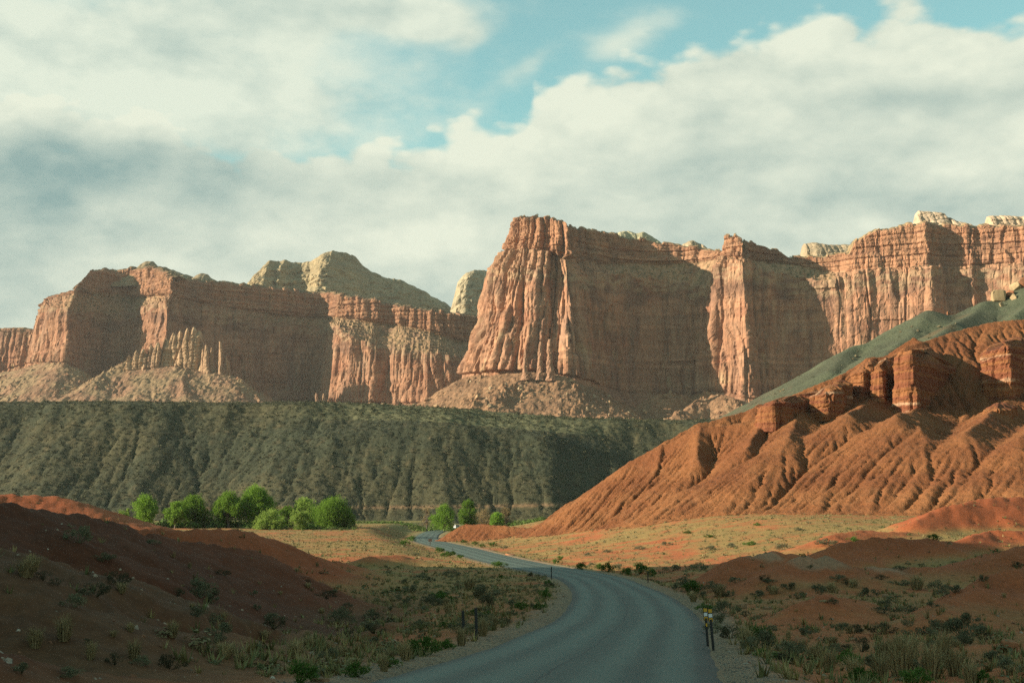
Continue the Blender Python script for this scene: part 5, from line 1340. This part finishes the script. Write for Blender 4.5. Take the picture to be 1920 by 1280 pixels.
def stand(name, px, py, y, label, category, group=None, lean=(0, 0), rz=0.0):
    x = (px - 960) / F * y
    z = float(ground_z(np.array([x]), np.array([y]))[0])
    e = bpy.data.objects.new(name, None); COL.objects.link(e); e.location = (x, y, z); e.rotation_euler = (lean[0], lean[1], rz)
    e['label'] = label; e['category'] = category
    if group: e['group'] = group
    return e
def delineator(px, py, y, h, label, lean, w=.055, cap='black'):
    e = stand('marker_post', px, py, y, label, 'post', 'thin marker posts beside the road', lean)
    obj('post', box_mesh('post', (-w, -.03, -.3), (w, .03, h), M['wood' if cap != 'black' else 'black'], .012), e)
    obj('cap', box_mesh('cap', (-w * 1.08, -.034, h), (w * 1.08, .034, h + .05), M['yellow' if cap == 'tan' else 'black'], .012), e)
    obj('reflector', box_mesh('reflector', (-w * .75, .0305, h - .22), (w * .75, .036, h - .08), M['white'], .005), e)
delineator(872, 1205, 54, 1.15, 'nearer thin black post on the left verge', (0, -.05))
delineator(895, 1200, 56.5, 1.18, 'thin black post on the left verge, farther of the near two', (0, -.035))
delineator(1033, 1094, 158, 1.35, 'lone black post on the inside of the bend', (0, 0))
delineator(1212, 1092, 148, 1.25, 'brownish post on the outer side of the bend', (0, -.02), cap='tan')
delineator(850, 1034, 300, 1.1, 'tiny dark post beside the far straight', (0, 0))
def object_marker(px, y, h, label, lean, extra=False):
    e = stand('object_marker', px, 1200, y, label, 'road marker', 'yellow and white banded markers', lean)
    obj('post', box_mesh('post', (-.045, -.035, -.3), (.045, .035, h - .37), M['black'], .012), e)
    bp = obj('panel', box_mesh('panel', (-.082, -.018, h - .46), (.082, .018, h + .01), M['black'], .015), e)
    for k, (c, z) in enumerate((('yellow', h - .135), ('white', h - .295), ('yellow', h - .445))):
        o = obj('reflector', box_mesh('reflector', (-.066, -.026, z), (.066, -.0185, z + .125), M[c], .012), bp)
        o['label'] = f'{c} reflective square'
    if extra:
        o = obj('reflector', box_mesh('reflector', (-.03, -.045, h - .68), (.03, -.036, h - .56), M['yellow'], .01), e); o['label'] = 'small yellow reflector lower on the post'
object_marker(1321, 54, 1.42, 'left of the two banded yellow and white markers by the right verge', (0, -.06), True)
object_marker(1331, 51.5, 1.46, 'right, nearer one of the two banded yellow and white road markers', (0, -.075))
e = stand('road_sign', 808, 1024, 385, 'small dark sign board on a post beside the far road', 'sign')
obj('post', box_mesh('post', (-.09, -.06, -.3), (.09, .06, 1.75), M['wood'], .02), e)
b_ = obj('board', box_mesh('board', (-.50, -.105, 1.05), (.50, -.063, 1.72), M['wood'], .02), e)
obj('frame', box_mesh('frame', (-.54, -.12, 1.72), (.54, -.05, 1.80), M['wood'], .02), b_)
def car():
    e = stand('parked_car', 857, 990, 640, 'white car half hidden behind the red knoll', 'car', rz=.25)
    def prism(name, prof, w, mat, par, y0=0):
        n = len(prof); V = [(-w / 2, y, z) for y, z in prof] + [(w / 2, y, z) for y, z in prof]; T = []
        for i in range(n): j = (i + 1) % n; T += [(i, j, j + n), (i, j + n, i + n)]
        for i in range(1, n - 1): T += [(0, i + 1, i), (n, n + i, n + i + 1)]
        return obj(name, mesh_from(name, np.array(V, float), np.array(T), mat), par)
    body = prism('body', [(-2.2, .35), (2.2, .35), (2.25, .75), (2.1, 1.0), (1.2, 1.08), (.7, 1.75), (-1.6, 1.82), (-2.15, 1.1), (-2.25, .7)], 1.85, M['carwhite'], e)
    prism('windscreen', [(-2.14, 1.14), (-1.66, 1.74), (-1.68, 1.78), (-2.18, 1.16)], 1.5, M['glass'], e)
    prism('side_window', [(-1.45, 1.15), (.95, 1.15), (.62, 1.65), (-1.35, 1.68)], 1.87, M['glass'], e)
    for x in (-.8, .8):
        for y in (-1.4, 1.4):
            V, T = [], []; limb(V, T, [np.array([x - .1, y, .33]), np.array([x + .1, y, .33])], [.33, .33], 14)
            obj('wheel', mesh_from('wheel', np.array(V), np.array(T), M['rubber']), e)
        obj('headlight', box_mesh('headlight', (x - .16 if x < 0 else x - .1, -2.29, .72), (x + .1 if x < 0 else x + .16, -2.2, .88), M['white'], .02), e)
car()

# ---------------------------------------------------------------- boulders that can be picked out
def boulder_mesh(seed, mat, col, n=11, m=7):
    rng = np.random.default_rng(seed)
    V = rng.normal(0, 1, (22, 3)); V /= np.linalg.norm(V, axis=1)[:, None]
    V = np.sign(V) * np.abs(V) ** .4 * [.62, .5, .42]
    bm = bmesh.new()
    for v in V: bm.verts.new(v)
    bmesh.ops.convex_hull(bm, input=bm.verts)
    bmesh.ops.delete(bm, geom=[v for v in bm.verts if not v.link_faces], context='VERTS')
    bmesh.ops.bevel(bm, geom=bm.edges[:], offset=.03, segments=1, affect='EDGES')
    bmesh.ops.triangulate(bm, faces=bm.faces[:])
    me = bpy.data.meshes.new('boulder'); bm.to_mesh(me); bm.free()
    a = me.color_attributes.new('Col', 'FLOAT_COLOR', 'POINT')
    c = np.ones((len(me.vertices), 4), np.float32); c[:, :3] = np.array(col) * rng.uniform(.85, 1.15, (len(me.vertices), 1)); a.data.foreach_set('color', c.ravel())
    me.materials.append(mat)
    return me

BPALE = [boulder_mesh(k, M['stone'], (.36, .27, .15)) for k in range(3)]
BRED = [boulder_mesh(10 + k, M['stone'], (.34, .15, .075)) for k in range(3)]
BTAN = [boulder_mesh(20 + k, M['stone'], (.30, .19, .11)) for k in range(4)]
def boulder(me, px, py, y, w, label, zf, group, rot, sq=(1, 1, 1), sink=.25):
    q = at(px, py, y); s = w / F * y
    z = float(zf(q[:1], np.array([y]))[0]) if zf else q[2]
    o = obj('boulder', me, label=label, category='boulder', group=group)
    o.location = (q[0], y, z + s * .42 * sq[2] - sink * s); o.scale = (s * sq[0], s * sq[1], s * sq[2]); o.rotation_euler = rot
for i, (px, py, y, w, me, sq, lab) in enumerate([
    (1873, 570, 606, 21, BPALE[0], (1, 1, 1.5), 'tallest pale block standing on the grey-green slope'), (1893, 562, 608, 18, BRED[0], (1.2, 1, .9), 'reddish block beside the tallest pale block'), (1905, 552, 611, 17, BPALE[1], (1, 1, 1.2), 'pale block uphill of the reddish one'),
    (1918, 545, 612, 22, BRED[1], (1.1, 1, 1), 'reddish block at the top of the clay slope'), (1902, 574, 602, 12, BPALE[2], (1, 1, .8), 'small pale block below the reddish one'), (1880, 587, 598, 9, BPALE[0], (1.4, 1, .6), 'flat pale stone low on the clay slope'), (1778, 588, 600, 11, BRED[2], (1.3, 1, .7), 'lone dark block on the crest of the grey-green slope'), (1935, 535, 615, 26, BPALE[1], (1, 1, 1.2), 'pale block farthest up the clay slope')]):
    boulder(me, px, py, y, w, lab, lambda x, yy: clay_z(x, yy), 'boulders on the grey-green slope', (.3 * i, .2 * i, 1.3 * i), sq)
for i, (px, py, w, me, sq, lab) in enumerate([
    (1890, 1222, 30, BRED[0], (1, .8, 1.1), 'large dark angular rock in the near right corner'), (1500, 1208, 22, BRED[1], (1.2, 1, .9), 'dark red rock in front of the near mound'), (1436, 1232, 16, BTAN[0], (1, 1, .8), 'tan rock beside the big verge bush'), (1440, 1142, 12, BTAN[1], (1.2, 1, .7), 'pale stone at the tip of the near red mound'),
    (1392, 1140, 14, BTAN[2], (1, 1, .9), 'orange-tan rock behind the banded markers'), (1297, 1118, 9, BPALE[2], (.7, .7, 1.6), 'small upright pale rock by the bend'), (1544, 1128, 9, BPALE[0], (1.3, 1, .7), 'white stone on top of the near mound'), (1660, 1120, 10, BTAN[3], (1, 1, .9), 'tan stone on the flat behind the near mound'),
    (1242, 1090, 32, BRED[2], (1.3, 1.0, .35), 'dark red slab over a hollow at the roadside bend'), (958, 1040, 20, BRED[0], (1.5, .9, .22), 'dark red slab at the edge of the far straight'), (600, 1278, 24, BTAN[1], (1.2, 1, .6), 'pale rock at the bottom edge of the left verge'), (575, 1290, 18, BTAN[2], (1, 1, .7), 'smaller rock beside the pale one on the left verge'), (1600, 1200, 12, BTAN[0], (1, 1, .7), 'small tan rock among dark brush'), (1710, 1196, 10, BRED[1], (1, 1, .8), 'small red rock at the foot of the big red slope')]):
    x, yh, ok = hits([px], [py])
    if ok[0]: boulder(me, px, py, float(yh[0]), w, lab, ground_z, 'rocks lying near the road', (.12 * math.sin(i * 2.1), .12 * math.cos(i * 1.7), .9 * i), sq, .12)

# ---------------------------------------------------------------- the air: a little haze between here and the cliffs
def haze():
    lo, hi = np.array([-4700, -300, -22.0]), np.array([4700, 4700, 480.0])
    v = np.array([[(lo, hi)[i >> k & 1][k] for k in range(3)] for i in range(8)])
    f = np.array([(0, 2, 3, 1), (4, 5, 7, 6), (0, 1, 5, 4), (2, 6, 7, 3), (0, 4, 6, 2), (1, 3, 7, 5)])
    m = bpy.data.materials.new('haze'); m.use_nodes = True
    k = NT(m.node_tree); vol = k.n('VolumePrincipled')
    vol.inputs['Color'].default_value = (.93, .93, .88, 1); vol.inputs['Density'].default_value = HAZE; vol.inputs['Anisotropy'].default_value = .25
    k.link(vol.outputs[0], k.n('OutputMaterial').inputs['Volume'])
    obj('haze', mesh_from('haze', v, f, m), kind='stuff')
HAZE = 0.000034
haze()
